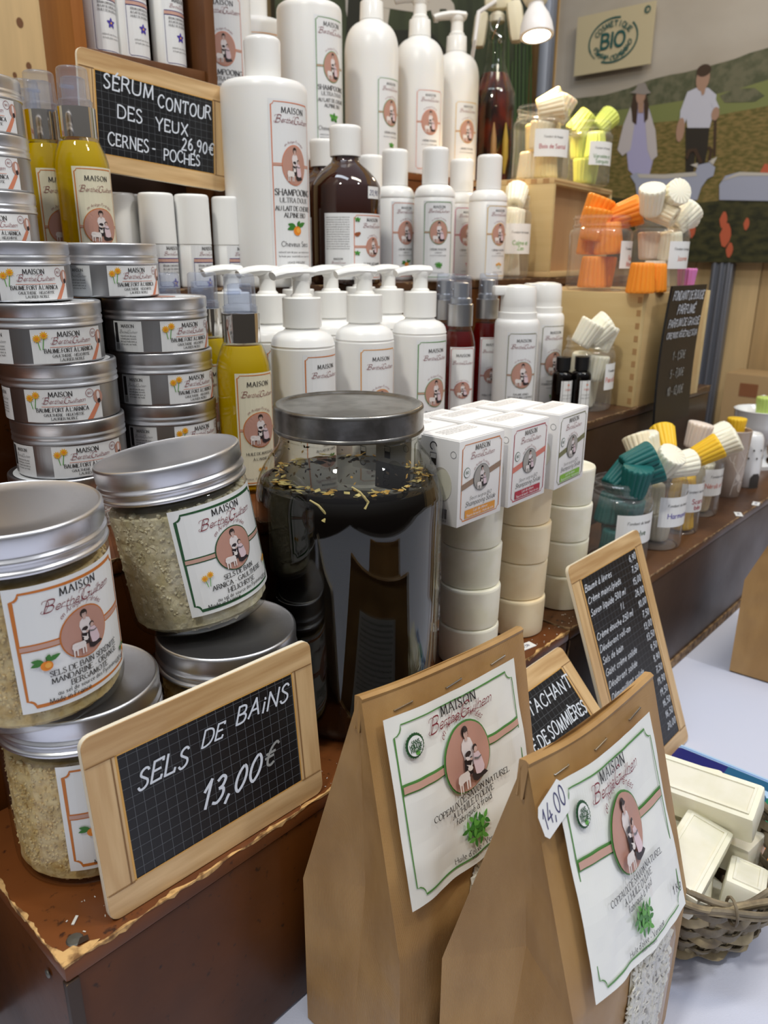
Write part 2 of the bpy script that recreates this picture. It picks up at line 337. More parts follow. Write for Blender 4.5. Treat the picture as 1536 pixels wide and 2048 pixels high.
class Art:
    """flat print: polygons and pen strokes in (u, v), each with an ink and a layer"""
    def __init__(s): s.t = []; s.m = []; s.n = 0
    def mi(s, m):
        if m not in s.m: s.m.append(m)
        return s.m.index(m)
    def tri(s, a, b, c, m, l): s.t.append((tuple(a), tuple(b), tuple(c), s.mi(m), l))
    def poly(s, pts, m, l=1):
        s.n += 1; l += (s.n % 40)*.02
        pts = [(p[0], p[1]) for p in pts]; v3 = [Vector((p[0], p[1], 0)) for p in pts]
        for a, b, c in tessellate_polygon([v3]):
            A, B, C = pts[a], pts[b], pts[c]
            if (B[0]-A[0])*(C[1]-A[1])-(B[1]-A[1])*(C[0]-A[0]) < 0: B, C = C, B
            s.tri(A, B, C, m, l)
    def rect(s, x0, y0, x1, y1, m, l=1): s.tri((x0, y0), (x1, y0), (x1, y1), m, l); s.tri((x0, y0), (x1, y1), (x0, y1), m, l)
    def blob(s, cx, cy, rx, ry, m, l=1, n=16, rot=0):
        c, d = cos(rot), sin(rot); s.poly([(cx+rx*cos(a)*c-ry*sin(a)*d, cy+rx*cos(a)*d+ry*sin(a)*c) for a in [2*pi*k/n for k in range(n)]], m, l)
    def leaf(s, x, y, L, w, ang, m, l=1):
        c, d = cos(ang), sin(ang); pr = [(0, 0), (.25, .4), (.5, .5), (.8, .28), (1, 0), (.8, -.28), (.5, -.5), (.25, -.4)]
        s.poly([(x+p*L*c-q*w*d, y+p*L*d+q*w*c) for p, q in pr], m, l)
    def line(s, pts, wf, m, l=1, closed=False):
        n = len(pts); s.n += 1; l += (s.n % 40)*.02
        if n < 2: return
        P_ = [Vector(p) for p in pts]; L_ = []; R_ = []
        for i in range(n):
            a = P_[(i-1) % n] if (closed or i) else P_[i]; b = P_[(i+1) % n] if (closed or i < n-1) else P_[i]
            d = b-a
            if d.length < 1e-9: d = Vector((1, 0))
            d.normalize(); nn = Vector((-d.y, d.x)); w = wf(d, i/(n-1)) if callable(wf) else wf
            k = 1
            if 0 < i < n-1 or closed:
                e1 = (P_[i]-a); 
                if e1.length > 1e-9: k = 1/max(abs(e1.normalized().dot(d)), .6)
            L_.append(P_[i]+nn*w*.5*k); R_.append(P_[i]-nn*w*.5*k)
        for i in range(n if closed else n-1):
            j = (i+1) % n; s.tri(R_[i], R_[j], L_[j], m, l); s.tri(R_[i], L_[j], L_[i], m, l)
    def text(s, tx, x, y, size, m, l=2, style='serif', align='c', track=.2, slant=0, cond=1, bold=1, arc=None, rot=0, jit=0, maxw=None):
        o, tw = layout(tx, track)
        if maxw and tw*size*cond > maxw: cond = maxw/(tw*size)
        sc = size; tw *= cond; x0 = {'c': -tw/2, 'l': 0, 'r': -tw}[align]
        thin, thick, nib = {'serif': (.05, .155, .3), 'sans': (.12, .12, 0), 'bold': (.2, .2, 0), 'script': (.035, .11, .9), 'chalk': (.125, .125, 0), 'small': (.08, .13, .3)}[style]
        thin *= bold; thick *= bold; nv = Vector((cos(nib), sin(nib)))
        for ch, gx, w, st in o:
            jy = random.uniform(-jit, jit); jr = random.uniform(-jit, jit)*.8; js = 1+random.uniform(-jit, jit)
            for sm, pts in st:
                n_ = 4 if size > .003 else 3
                q = crom(pts, n_) if sm else [p.copy() for p in pts]
                segs = [q]
                if not sm and len(q) > 2: segs = [[q[i], q[i+1]] for i in range(len(q)-1)]
                if style == 'serif' and not sm and (ch.isupper()):
                    for e_, f_e in ((q[0], q[1]), (q[-1], q[-2])):
                        d = (e_-f_e)
                        if abs(d.y) > .4*d.length and (abs(e_.y) < .03 or abs(e_.y-1) < .03) and d.length > .25: segs.append([e_+Vector((-.11, 0)), e_+Vector((.11, 0))])
                for sg in segs:
                    T = []
                    for p in sg:
                        px = (p.x*js+gx)*cond + (p.y)*slant*1.0; py = p.y*js+jy+jr*p.x
                        if arc:
                            R = arc[2]; a = (x0+px+0)*sc/R; rr = R+py*sc
                            T.append((arc[0]+rr*sin(a+arc[3] if len(arc) > 3 else a), arc[1]+rr*cos(a+arc[3] if len(arc) > 3 else a)))
                        else:
                            X_, Y_ = (x0+px)*sc, py*sc
                            T.append((x+X_*cos(rot)-Y_*sin(rot), y+X_*sin(rot)+Y_*cos(rot)))
                    if len(sg) == 2 and style in ('chalk', 'sans', 'bold'):
                        a, b = Vector(T[0]), Vector(T[1]); d = (b-a)
                        if d.length > 0: d = d.normalized()*thin*size*.4; T = [tuple(a-d), tuple(b+d)]
                    s.line(T, (lambda d, t: size*(thin+(thick-thin)*abs(d.x*nv.y-d.y*nv.x))) if thin != thick else size*thick, m, l)
    def build(s, name, parent, mp_, maxe=.004, off=.00012, mats=None, base=None):
        """base=(x0,y0,x1,y1,material): the paper itself as a grid"""
        V = []; F = []; I = []
        if base:
            x0, y0, x1, y1, bm_ = base; k = s.mi(bm_); nx = max(1, int(math.ceil((x1-x0)/maxe))); ny = max(1, int(math.ceil((y1-y0)/(maxe*(4 if maxe < .0045 else 1)))))
            if maxe < 0: nx = ny = 1
            for j in range(ny+1):
                for i in range(nx+1): V.append(mp_(x0+(x1-x0)*i/nx, y0+(y1-y0)*j/ny, off))
            for j in range(ny):
                for i in range(nx): a = j*(nx+1)+i; F.append((a, a+1, a+nx+2, a+nx+1)); I.append(k)
        D = {}
        def vid(p, l):
            key = (round(p[0], 6), round(p[1], 6), l)
            if key not in D: D[key] = len(V); V.append(mp_(p[0], p[1], off*(1+l)))
            return D[key]
        stk = list(s.t)
        while stk:
            a, b, c, m, l = stk.pop()
            la, lb, lc = (abs(b[0]-c[0]), abs(a[0]-c[0]), abs(a[0]-b[0])); mxl = max(la, lb, lc)
            if maxe > 0 and mxl > maxe:
                if mxl == lc: h = ((a[0]+b[0])/2, (a[1]+b[1])/2); stk += [(a, h, c, m, l), (h, b, c, m, l)]
                elif mxl == la: h = ((c[0]+b[0])/2, (c[1]+b[1])/2); stk += [(b, h, a, m, l), (h, c, a, m, l)]
                else: h = ((a[0]+c[0])/2, (a[1]+c[1])/2); stk += [(c, h, b, m, l), (h, a, b, m, l)]
                continue
            t = (vid(a, l), vid(b, l), vid(c, l))
            if len(set(t)) == 3: F.append(t); I.append(m)
        return mesh(name, V, F, [MATS[k] if isinstance(k, str) else k for k in s.m], parent, 0, I)
def cylmap(r, z0, az=-pi/2, rz=None):
    def f(u, v, h):
        rr = (rz(z0+v) if rz else r)+h; a = az+u/r; return (rr*cos(a), rr*sin(a), z0+v)
    return f
def ink(name, c, rough=.45): mat(name, c, rough); return name
for nm, c in dict(k_black=(40, 38, 40), k_red=(125, 35, 50), k_orange=(205, 120, 45), k_coral=(215, 135, 105), k_green=(85, 140, 70), k_dkgreen=(40, 85, 50), k_pink=(205, 80, 130), k_crimson=(175, 40, 60),
                  k_yellow=(215, 175, 70), k_navy=(50, 45, 120), k_band=(200, 160, 145), k_disc=(190, 145, 130), k_hair=(55, 45, 42), k_skin=(205, 175, 165), k_blouse=(230, 222, 222), k_dress=(222, 200, 208),
                  k_skirt=(50, 42, 45), k_goat=(232, 225, 222), k_fruit=(235, 140, 40), k_fruit2=(245, 175, 75), k_leaf=(60, 125, 50), k_leaf2=(95, 165, 70), k_flower=(235, 175, 40), k_violet=(75, 60, 165),
                  k_grey=(110, 110, 112), k_taupe=(150, 125, 105), k_olive=(120, 120, 85), k_brown=(150, 85, 50), k_lime=(130, 185, 60), k_salmon=(215, 125, 110), k_mustard=(220, 150, 50), k_teal=(35, 110, 105), k_blueink=(60, 60, 110)).items(): ink(nm, c)
mat('paper_white', (236, 238, 238), .38); mat('paper_cream', (228, 222, 196), .35); mat('paper_satin', (232, 234, 236), .3)
mat('chalk', (215, 222, 232), .8); mat('chalk_dim', (150, 152, 150), .8); mat('slate_line', (104, 108, 114), .6)
mat('slate_black', (22, 23, 26), .35); mat('k_white', (240, 240, 240), .5)
# ------------------------------------------------------------------ printed motifs
def script_name(a, x, y, width, m='k_red', l=2):
    s = width/6.3; x0 = x-width/2
    def gl(t, px, k=.7, py=0): a.text(t, x0+px*s, y+py*s, s*k, m, l, 'script', 'l', track=.1, slant=.42, cond=1.18 if k < .9 else 1.1, bold=.95)
    gl('B', .15, 1.0, -.03); gl('erthe', 1.0); gl('G', 3.1, 1.0, -.05); gl('uilhem', 4.12)
    for px, py in ((.0, .0), (2.95, -.05)):
        q = crom([(x0+(px+u)*s, y+(py+v)*s) for u, v in ((.1, .2), (-.05, .05), (.15, -.05), (.4, .25), (.62, .7), (.5, .95), (.2, .92), (.12, .72))], 3)
        a.line(q, s*.035, m, l)
    a.line(crom([(x0+u*s, y+v*s) for u, v in ((1.1, .02), (1.6, .1), (2.2, .0), (2.75, .08))], 3), s*.035, m, l)
    a.line(crom([(x0+u*s, y+v*s) for u, v in ((4.0, .02), (4.6, .1), (5.3, .0), (6.2, .1))], 3), s*.035, m, l)
def portrait(a, cx, cy, R, rim, l=2, ink_disc='k_disc', asp=1):
    """oval family medallion: woman behind a child, kid goat at left"""
    a.blob(cx, cy, R, R*asp, rim, l, 32); a.blob(cx, cy, R*.95, R*asp*.955, ink_disc, l+1, 32)
    def B(x, y, rx, ry, m, k, rot=0, n=12): a.blob(cx+x*R, cy+y*R*asp, rx*R, ry*R*asp, m, l+k, n, rot)
    def Q(p, m, k): a.poly([(cx+x*R, cy+y*R*asp) for x, y in p], m, l+k)
    Q([(-.16, .0), (-.24, .28), (-.2, .45), (-.08, .54), (.08, .54), (.2, .47), (.26, .3), (.27, .1), (.2, -.3), (-.15, -.3)], 'k_blouse', 2)
    Q([(-.2, -.02), (.14, -.02), (.12, -.5), (-.06, -.5), (-.2, -.35)], 'k_skirt', 3)
    B(.0, .72, .15, .16, 'k_hair', 2); B(.0, .67, .095, .13, 'k_skin', 3); Q([(-.06, .56), (.06, .56), (.05, .48), (-.05, .48)], 'k_skin', 3); B(.0, .78, .1, .05, 'k_hair', 4)
    B(-.035, .68, .014, .01, 'k_hair', 5, 0, 6); B(.035, .68, .014, .01, 'k_hair', 5, 0, 6)
    B(-.04, .12, .13, .08, 'k_skirt', 4); Q([(-.2, .1), (-.1, .08), (.02, .0), (.0, -.06), (-.14, -.02)], 'k_blouse', 5); B(.02, -.02, .05, .04, 'k_skin', 6)
    B(.26, .2, .1, .09, 'k_hair', 4); B(.26, .16, .072, .08, 'k_skin', 5)
    Q([(.16, .07), (.36, .07), (.46, -.1), (.54, -.42), (.5, -.54), (.34, -.58), (.18, -.54), (.12, -.2)], 'k_dress', 5); Q([(.14, -.02), (.3, -.08), (.44, -.06), (.44, -.1), (.3, -.13), (.14, -.08)], 'k_grey', 6)
    Q([(.04, -.46), (.2, -.54), (.54, -.55), (.66, -.66), (.56, -.7), (.22, -.76), (.06, -.68)], 'k_skirt', 4)
    Q([(-.6, -.3), (-.5, -.27), (-.3, -.3), (-.14, -.3), (-.08, -.42), (-.12, -.58), (-.3, -.56), (-.56, -.58), (-.64, -.44)], 'k_goat', 5)
    B(-.06, -.26, .11, .075, 'k_goat', 6, -.35); Q([(-.12, -.2), (-.22, -.1), (-.04, -.18)], 'k_goat', 6); Q([(-.04, -.2), (.03, -.08), (.03, -.22)], 'k_goat', 6); B(.02, -.3, .02, .015, 'k_hair', 7, 0, 6)
    for x in (-.6, -.48, -.26, -.15): Q([(x, -.5), (x+.065, -.5), (x+.045, -.8), (x+.0, -.8)], 'k_goat', 5)
def frame(a, w, h, ins, t, m, n=.045, l=1, x0=None, y0=0):
    """ruled border with scooped corners"""
    X0 = (-w/2 if x0 is None else x0)+ins; X1 = X0+w-2*ins; Y0 = y0+ins; Y1 = y0+h-ins; r = n*w; p = []
    for cx, cy, a0 in ((X1, Y1, 180), (X0, Y1, 270), (X0, Y0, 0), (X1, Y0, 90)):
        arcp = [(cx+r*cos(radians(a0+d)), cy+r*sin(radians(a0+d))) for d in (90, 68, 45, 22, 0)]
        p.append(arcp)
    # order: corners counter-clockwise, each scoop bends inward
    out = []
    tr, tl, bl, br = p
    out += [(X1-r, Y1)] if 0 else []
    def scoop(cx, cy, s0, s1): return [(cx+r*cos(radians(s0+(s1-s0)*k/4)), cy+r*sin(radians(s0+(s1-s0)*k/4))) for k in range(5)]
    out = scoop(X1, Y1, 270, 180)+scoop(X0, Y1, 360, 270)+scoop(X0, Y0, 90, 0)+scoop(X1, Y0, 180, 90)
    a.line(out, t, m, l, closed=True)
def fruit(a, x, y, s, l=3):
    for an, L in ((2.9, 1.1), (3.4, 1.2), (.35, 1.3), (1.2, .7)): a.leaf(x+(.1 if an < 2 else -.2)*s, y+.45*s, L*s, .5*s, an, 'k_leaf', l)
    a.blob(x, y, .55*s, .5*s, 'k_fruit', l+1); a.blob(x+.12*s, y+.05*s, .28*s, .28*s, 'k_fruit2', l+2); a.line([(x, y+.45*s), (x+.05*s, y+.8*s)], .06*s, 'k_hair', l+2)
def verbena(a, x, y, s, l=3):
    for k in range(11):
        an = k*2.4; rr = (.15+.5*(k/11))*s; cx, cy = x+rr*cos(an)*1.1, y+rr*sin(an)*.8
        for q in range(4): a.leaf(cx, cy, .42*s, .2*s, an+q*1.57+.5, 'k_leaf' if (k+q) % 2 else 'k_leaf2', l+(k % 2))
def mint(a, x, y, s, l=3):
    for an, L in ((.4, 1), (2.6, 1), (1.5, .8), (3.6, .7), (-.6, .8)): a.leaf(x, y, L*s, .55*s, an, 'k_leaf' if L < 1 else 'k_leaf2', l)
def arnica(a, x, y, s, l=3, n=3):
    for k in range(n):
        cx, cy = x+(k-(n-1)/2)*.55*s, y+(.25 if k % 2 else 0)*s
        a.line([(cx, cy), (x+(k-(n-1)/2)*.2*s, y-.9*s)], .06*s, 'k_leaf2', l)
        for q in range(10): a.leaf(cx, cy, .36*s, .13*s, q*pi/5, 'k_flower', l+1)
        a.blob(cx, cy, .13*s, .11*s, 'k_fruit', l+2, 8)
def bloom(a, x, y, s, m, l=3, n=5):
    for q in range(n): a.leaf(x, y, .6*s, .34*s, q*2*pi/n+pi/2, m, l)
    a.blob(x, y, .12*s, .12*s, 'k_flower', l+1, 8); a.leaf(x, y-.1*s, .5*s, .2*s, -2.4, 'k_leaf', l-1)
def greek(a, x, y, w, size, m='k_grey', l=2, align='c', seed=3):
    """rows of copy too small to read: word-sized ticks of letters"""
    rng = random.Random(seed); words_ = ['au lait de', 'de', 'huile', 'essentielle', 'la', 'peau', 'douce', 'et', 'pour', 'vos', 'cheveux', 'avec', 'naturel', 'soin', 'source', 'sur']
    s = ''
    while layout(s, .2)[1]*size < w: s += (' ' if s else '')+rng.choice(words_)
    while layout(s, .2)[1]*size > w: s = s[:-1]
    a.text(s.strip(), x, y, size, m, l, 'small', align)
def maison(a, w, h, col, vm, rm, lines=(), icon=None, top=.9, name=.8, band=True, line=None, ms=.075, ns=.62, arc=True, paper='paper_white', xoff=0, fr=True, disc='k_disc', frx=None, rim=None, asp=1):
    if fr: frame(a, w, h, w*.045, line or w*.014, col, .05)
    a.text('MAISON', xoff, top*h, ms*w*.82, 'k_black', 2, 'serif', track=.3)
    script_name(a, xoff, name*h, ns*w)
    if rm:
        if band:
            bh = w*.027
            a.rect(-w/2+w*.045, vm*h-bh, w/2-w*.045, vm*h+bh, col, 1); a.rect(-w/2+w*.05, vm*h-bh*.62, w/2-w*.05, vm*h+bh*.62, 'k_band' if col != 'k_black' else 'k_grey', 2)
        portrait(a, xoff, vm*h, rm*w, rim or col, 3, disc, asp)
        if arc: a.text('en Ariège-Pyrénées', 0, 0, .036*w*(rm/.2)**.7, 'k_red', 2, 'script', 'c', track=.16, slant=.3, arc=(xoff, vm*h+rm*w*(asp-1), rm*w*1.12))
    for t, y, sz, st, m in lines: a.text(t, xoff, y*h, sz*w*.76, m, 3, st, 'c', maxw=w*.86)
    if icon:
        kind, x, y, s = icon; {'fruit': fruit, 'verbena': verbena, 'mint': mint, 'arnica': arnica}[kind](a, xoff+x*w, y*h, s*w, 3) if kind in ('fruit', 'verbena', 'mint', 'arnica') else bloom(a, xoff+x*w, y*h, s*w, kind, 3)
# ------------------------------------------------------------------ shared materials
mat('pet_white', (238, 238, 236), .32, sss=.15); mat('white_cap', (242, 242, 240), .25); mat('pump_white', (243, 243, 240), .22)
mat('aluminium', (222, 223, 227), .33, 1, bump=(300, .08, (1, 1, 30))); mat('aluminium_dull', (178, 179, 182), .36, 1, bump=(500, .1, (1, 1, .1)))
mat('chrome', (215, 212, 208), .08, 1); mat('satin_silver', (178, 180, 184), .34, 1)
shell('clear_pet', (250, 250, 247), .05); shell('clear_glass', (240, 244, 236), .015, 1.5); shell('clear_cap', (243, 246, 252), .06, 1.5, .09, (225, 234, 252)); shell('clear_plastic', (250, 250, 248), .06, 1.5, .07)
liquid('yellow_oil', (255, 218, 0), .25); liquid('red_oil', (150, 18, 22), .6); liquid('amber_wine', (98, 30, 14), .5)
mat('amber_glass', (46, 18, 10), .05, coat=.6); mat('black_cap', (22, 22, 24), .35); mat('dark_oil', (7, 4, 4), .03, spec=.4)
# ------------------------------------------------------------------ products
def big_shampoo(col='k_coral', icon='fruit', kind='Cheveux Secs', r=.0435, h=.194, lab='white one-litre shampoo bottle'):
    def f():
        t = thing('shampoo_bottle', lab, 'bottle')
        lathe('bottle_body', [(0, 0), (r*.9, 0)]+rnd((r*.92, 0), (r, 0), (r, .006))+[(r, h*.3), (r, h*.6)]+rnd((r, h-.009), (r, h), (r-.009, h+.001))+[(.02, h+.002), (.0175, h+.003), (.0175, h+.006)], MATS['pet_white'], t, 56)
        lathe('cap', [(.0172, h+.004), (.0178, h+.006), (.0182, h+.034)]+rnd((.0182, h+.036), (.0182, h+.040), (.014, h+.0405))+[(0, h+.041)], MATS['white_cap'], t, 40)
        a = Art(); w, H = r*1.22, h*.82
        maison(a, w, H, col, .635, .28, [('SHAMPOOING', .46, .14, 'serif', 'k_black'), ('ULTRA DOUX', .418, .11, 'serif', 'k_grey'), ('AU LAIT DE CHEVRE', .37, .105, 'serif', 'k_black'), ('ALPINE BIO', .33, .105, 'serif', 'k_black'),
               (kind, .155, .12, 'sans', 'k_grey')], (icon, .02, .25, .17), .925, .872, ms=.12, ns=.8, asp=1.25)
        for k in range(2): greek(a, 0, H*(.115-.025*k), w*.8, .038*w, seed=k)
        a.text('USAGE FREQUENT', 0, H*.05, .04*w, 'k_black', 3, 'small')
        a.build('label', t, cylmap(r, h*.08), base=(-w/2, 0, w/2, H, 'paper_satin')); return t
    return Kind(f)
def pump_head(t, z, col='pump_white', s=1.0, az=pi*.93):
    """press-down dispenser head with a spout, on its stem, standing at height z"""
    lathe('pump_stem', [(.0088*s, z), (.009*s, z+.002*s), (.0074*s, z+.0035*s), (.0070*s, z+.017*s)], MATS[col], t, 24)
    b = MB(); c, d = cos(az), sin(az)
    pts = [(-.011, 0, .0198), (-.009, 0, .0202), (.0, 0, .0206), (.009, 0, .0206), (.018, 0, .0196), (.0245, 0, .0182), (.0275, 0, .0172)]
    rs = [(.005, .003), (.0088, .0044), (.0096, .0048), (.0088, .0046), (.0072, .0043), (.0062, .004), (.0056, .0036)]
    M = Matrix.Translation((0, 0, z)) @ Matrix.Rotation(az, 4, 'Z') @ Matrix.Scale(s, 4)
    b.tube(pts, [(y_, x_) if 0 else (x_, y_) for x_, y_ in rs], 14, M=M)
    b.lathe([(.0072, .0135), (.0085, .0155), (.0092, .019), (.0075, .0238), (0, .0252)], 24, M=M)
    b.build('pump_head', MATS[col], t)
def pump_small(col='k_coral', icon=None, title=('SAVON', 'LIQUIDE')):
    def f():
        r = .0272; t = thing('pump_bottle', 'white pump bottle', 'bottle')
        lathe('bottle_body', [(0, 0)]+rnd((r*.9, 0), (r, 0), (r, .005))+[(r, .06), (r, .1105), (r-.0006, .1112), (r-.0006, .1122), (r, .113)]+rnd((r-.0005, .114), (r-.001, .122), (.0165, .1245))+[(.0145, .1265), (.014, .13)], MATS['pet_white'], t, 48)
        lathe('pump_collar', [(.0158, .1275), (.0163, .128), (.0163, .151), (.0155, .1518), (.0092, .1522), (.009, .1535), (.0075, .1545)], MATS['pump_white'], t, 40, rf=lambda rr, z, a, j, k: rr*(1+.006*(k % 2)) if .0279 < z-.1 < .051 else rr)
        pump_head(t, .1515, s=.99)
        a = Art(); w, H = .043, .103
        maison(a, w, H, col, .5, .29, [(title[0], .3, .085, 'serif', 'k_black'), (title[1], .245, .06, 'serif', 'k_black'), ('AU LAIT DE CHEVRE', .2, .06, 'serif', 'k_black')], (icon or 'fruit', .05, .11, .14), .885, .815, ms=.1, ns=.68, asp=1.15)
        a.build('label', t, cylmap(r, .004), base=(-w/2, 0, w/2, H, 'paper_satin')); return t
    return Kind(f)
def oil_bottle(red=False):
    def f():
        s = 1.0; r = .0218 if not red else .0172; H = .123 if not red else .118
        t = thing('oil_spray_bottle', 'oil bottle', 'bottle')
        body = [(0, .001)]+rnd((r*.85, .0), (r, 0), (r, .004))+[(r, .05), (r, H*.775)]+[(r*.97, H*.83), (r*.88, H*.89), (r*.74, H*.95), (r*.64, H*.985), (r*.6, H)]
        lathe('glass_bottle', body, MATS['clear_glass'], t, 48, cap=False)
        k = .955; lvl = H*(.955 if not red else .93)
        oil = [(0, .002), (r*k*.9, .0025), (r*k, .006)]+[(q*k, z) for q, z in body[5:] if z < lvl]; rl = oil[-1][0]*.93
        lathe('oil', oil+[(rl, lvl), (0, lvl)], MATS['red_oil' if red else 'yellow_oil'], t, 40)
        cr_ = r*.68 if not red else r*.78
        lathe('collar', [(cr_*.6, H-.003), (cr_, H-.003), (cr_, H+.019), (cr_*.9, H+.0195), (cr_*.85, H+.0195)], MATS['chrome' if not red else 'satin_silver'], t, 40)
        nz = MB(); nz.lathe([(cr_*.82, H+.019), (cr_*.82, H+.025), (cr_*.62, H+.026), (cr_*.62, H+.040), (cr_*.5, H+.041), (0, H+.041)], 32); nz.tube([(0, 0, H+.034), (-cr_*.75, 0, H+.034)], .0015, 8)
        nz.build('spray_nozzle', MATS['clear_cap' if not red else 'satin_silver'], t)
        lathe('clear_overcap', [(cr_*.88, H+.0195), (cr_*.9, H+.024), (cr_*.84, H+.0245), (cr_*.8, H+.044)]+rnd((cr_*.8, H+.0455), (cr_*.79, H+.0475), (cr_*.66, H+.048))+[(0, H+.048)], MATS['clear_cap'], t, 40)
        MB().tube([(0, 0, .008), (.002, 0, H)], .0013, 8).build('dip_tube', MATS['clear_plastic'], t)
        a = Art(); w = r*1.72; h = H*.73; c = 'k_orange' if not red else 'k_crimson'
        ln = [('HUILE DE MASSAGE', .275, .075, 'serif', 'k_black'), ("À L'ARNICA", .225, .075, 'serif', 'k_black')] if not red else [('HUILE CAPILLAIRE', .2, .085, 'serif', 'k_black')]
        maison(a, w, h, c, .5 if not red else .48, .38 if not red else .3, ln, ('arnica', .02, .14 if not red else .09, .13 if not red else .08), .885, .795, ms=.12, ns=.78, paper='paper_cream')
        a.text('Arnica - Gaulthérie - Hélichryse', 0, h*.05, .042*w, 'k_grey', 3, 'small', maxw=w*.84)
        a.build('label', t, cylmap(r+.0001, .008), base=(-w/2, 0, w/2, h, 'paper_cream' if not red else 'paper_white')); return t
    return Kind(f)
def tin(r=.038, h=.0385, turn=0.0):
    def f():
        t = thing('balm_tin', 'round tin', 'tin')
        zb = h*.62
        lathe('tin_body', [(0, .0008), (r*.88, .0008), (r*.93, 0)]+rnd((r*.95, 0), (r*.985, 0), (r*.985, .002))+[(r*.985, zb), (r*.97, zb+.0005), (r*.97, h-.004)], MATS['aluminium_dull'], t, 72)
        lid = [(r*.985, zb-.0006), (r*1.005, zb+.0002), (r*1.0, zb+.0016), (r*.988, zb+.0022), (r*.996, zb+.0036), (r*1.0, zb+.0048), (r*.985, zb+.0056), (r*.985, zb+.0064), (r, zb+.0072), (r, h-.0022)]+rnd((r, h-.0012), (r*.998, h), (r*.965, h+.0002), 3)+[(r*.93, h-.0006), (0, h-.0006)]
        lathe('tin_lid', lid, MATS['aluminium'], t, 160, 50, rf=lambda rr, z, a, j, k: rr*(1-.006*(k % 2)) if (zb+.007 < z < h-.0015) else rr)
        a = Art(); a.blob(0, 0, r*.9, r*.9, 'paper_satin', 0, 48); a.blob(0, -r*.1, r*.34, r*.34, 'k_disc', 2, 24); a.text('MAISON', 0, r*.58, .0042, 'k_black', 2, 'serif'); script_name(a, 0, r*.38, .03); a.text("BAUME FORT À L'ARNICA", 0, -r*.62, .0034, 'k_black', 2, 'serif', maxw=r*1.2); a.build('top_label', t, lambda u, v, q: (u, v, h-.0005+q), -1)
        a = Art(); w, H = .0505, zb*.9
        a.text('MAISON', -.002, H*.78, .0031, 'k_black', 2, 'serif'); script_name(a, -.0005, H*.575, .0262)
        a.rect(-.0145, H*.47, .014, H*.485, 'k_coral', 1); a.text("BAUME FORT À L'ARNICA", -.0015, H*.315, .0026, 'k_black', 2, 'serif', maxw=.033)
        a.text('GAULTHERIE - HELICHRYSE', -.001, H*.18, .0017, 'k_black', 2, 'serif', maxw=.025); a.text('LAURIER NOBLE', -.001, H*.06, .0017, 'k_black', 2, 'serif')
        arnica(a, -.0195, H*.74, .0078, 2, 2)
        a.line([(.0168+.0027*cos(k*.449), H*.82+.0027*sin(k*.449)) for k in range(14)], .0003, 'k_red', 2, closed=True); a.text('BIO', .0168, H*.82-.0007, .0014, 'k_red', 2, 'sans')
        a.poly([(.0135, 0), (.0175, 0), (.0235, H*.42), (.022, H*.55)], 'k_coral', 1); a.blob(.0228, H*.68, .0036, .0046, 'k_disc', 2); a.blob(.0228, H*.72, .0012, .0028, 'k_blouse', 3); a.blob(.0232, H*.55, .0012, .0016, 'k_skirt', 4)
        a.build('label', t, cylmap(r*.985, .0012, -pi/2+turn), base=(-w/2, 0, w/2, H, 'paper_satin'))
        a = Art(); w = .024
        a.text('MAISON', .001, H*.8, .0022, 'k_black', 2, 'serif'); script_name(a, .001, H*.62, .0145, 'k_grey')
        for k in range(4): greek(a, .001, H*(.5-.09*k), .013, .0012, 'k_black', seed=k)
        a.rect(-.0105, H*.3, -.0075, H*.95, 'k_black', 2); [a.rect(-.0105+k*.0007, H*.05, -.0102+k*.0007, H*.27, 'k_black', 2) for k in range(5)]
        a.build('back_label', t, cylmap(r*.985, .0012, -pi/2+turn-.0505/r*.5-.36-.012/r), base=(-w/2, 0, w/2, H, 'paper_satin')); return t
    return Kind(f)
def creme_douche(col, icon, r=.0262):
    def f():
        t = thing('shower_cream_bottle', 'bottle', 'bottle')
        lathe('bottle_body', [(0, 0)]+rnd((r*.9, 0), (r, 0), (r, .005))+[(r, .05), (r, .101), (r-.0006, .102), (r, .103)]+rnd((r, .105), (r-.001, .115), (.0165, .1175))+[(.0145, .1185), (.014, .12)], MATS['pet_white'], t, 48)
        lathe('cap', [(.016, .118), (.0168, .1185), (.0168, .155)]+rnd((.0168, .157), (.0166, .161), (.013, .1615))+[(0, .162)], MATS['white_cap'], t, 36)
        a = Art(); w, H = .042, .094
        maison(a, w, H, col, .6, .29, [('CRÈME DOUCHE', .37, .07, 'serif', 'k_black'), ('CONFORT', .33, .05, 'serif', 'k_grey'), ('AU LAIT DE CHÈVRE ALPINE', .295, .04, 'serif', 'k_grey'), ('DOUCEUR DE VERVEINE', .07, .035, 'serif', 'k_grey')], (icon, .02, .18, .14), .905, .85, ms=.085, ns=.66, asp=1.2)
        a.build('label', t, cylmap(r, .004), base=(-w/2, 0, w/2, H, 'paper_satin')); return t
    return Kind(f)
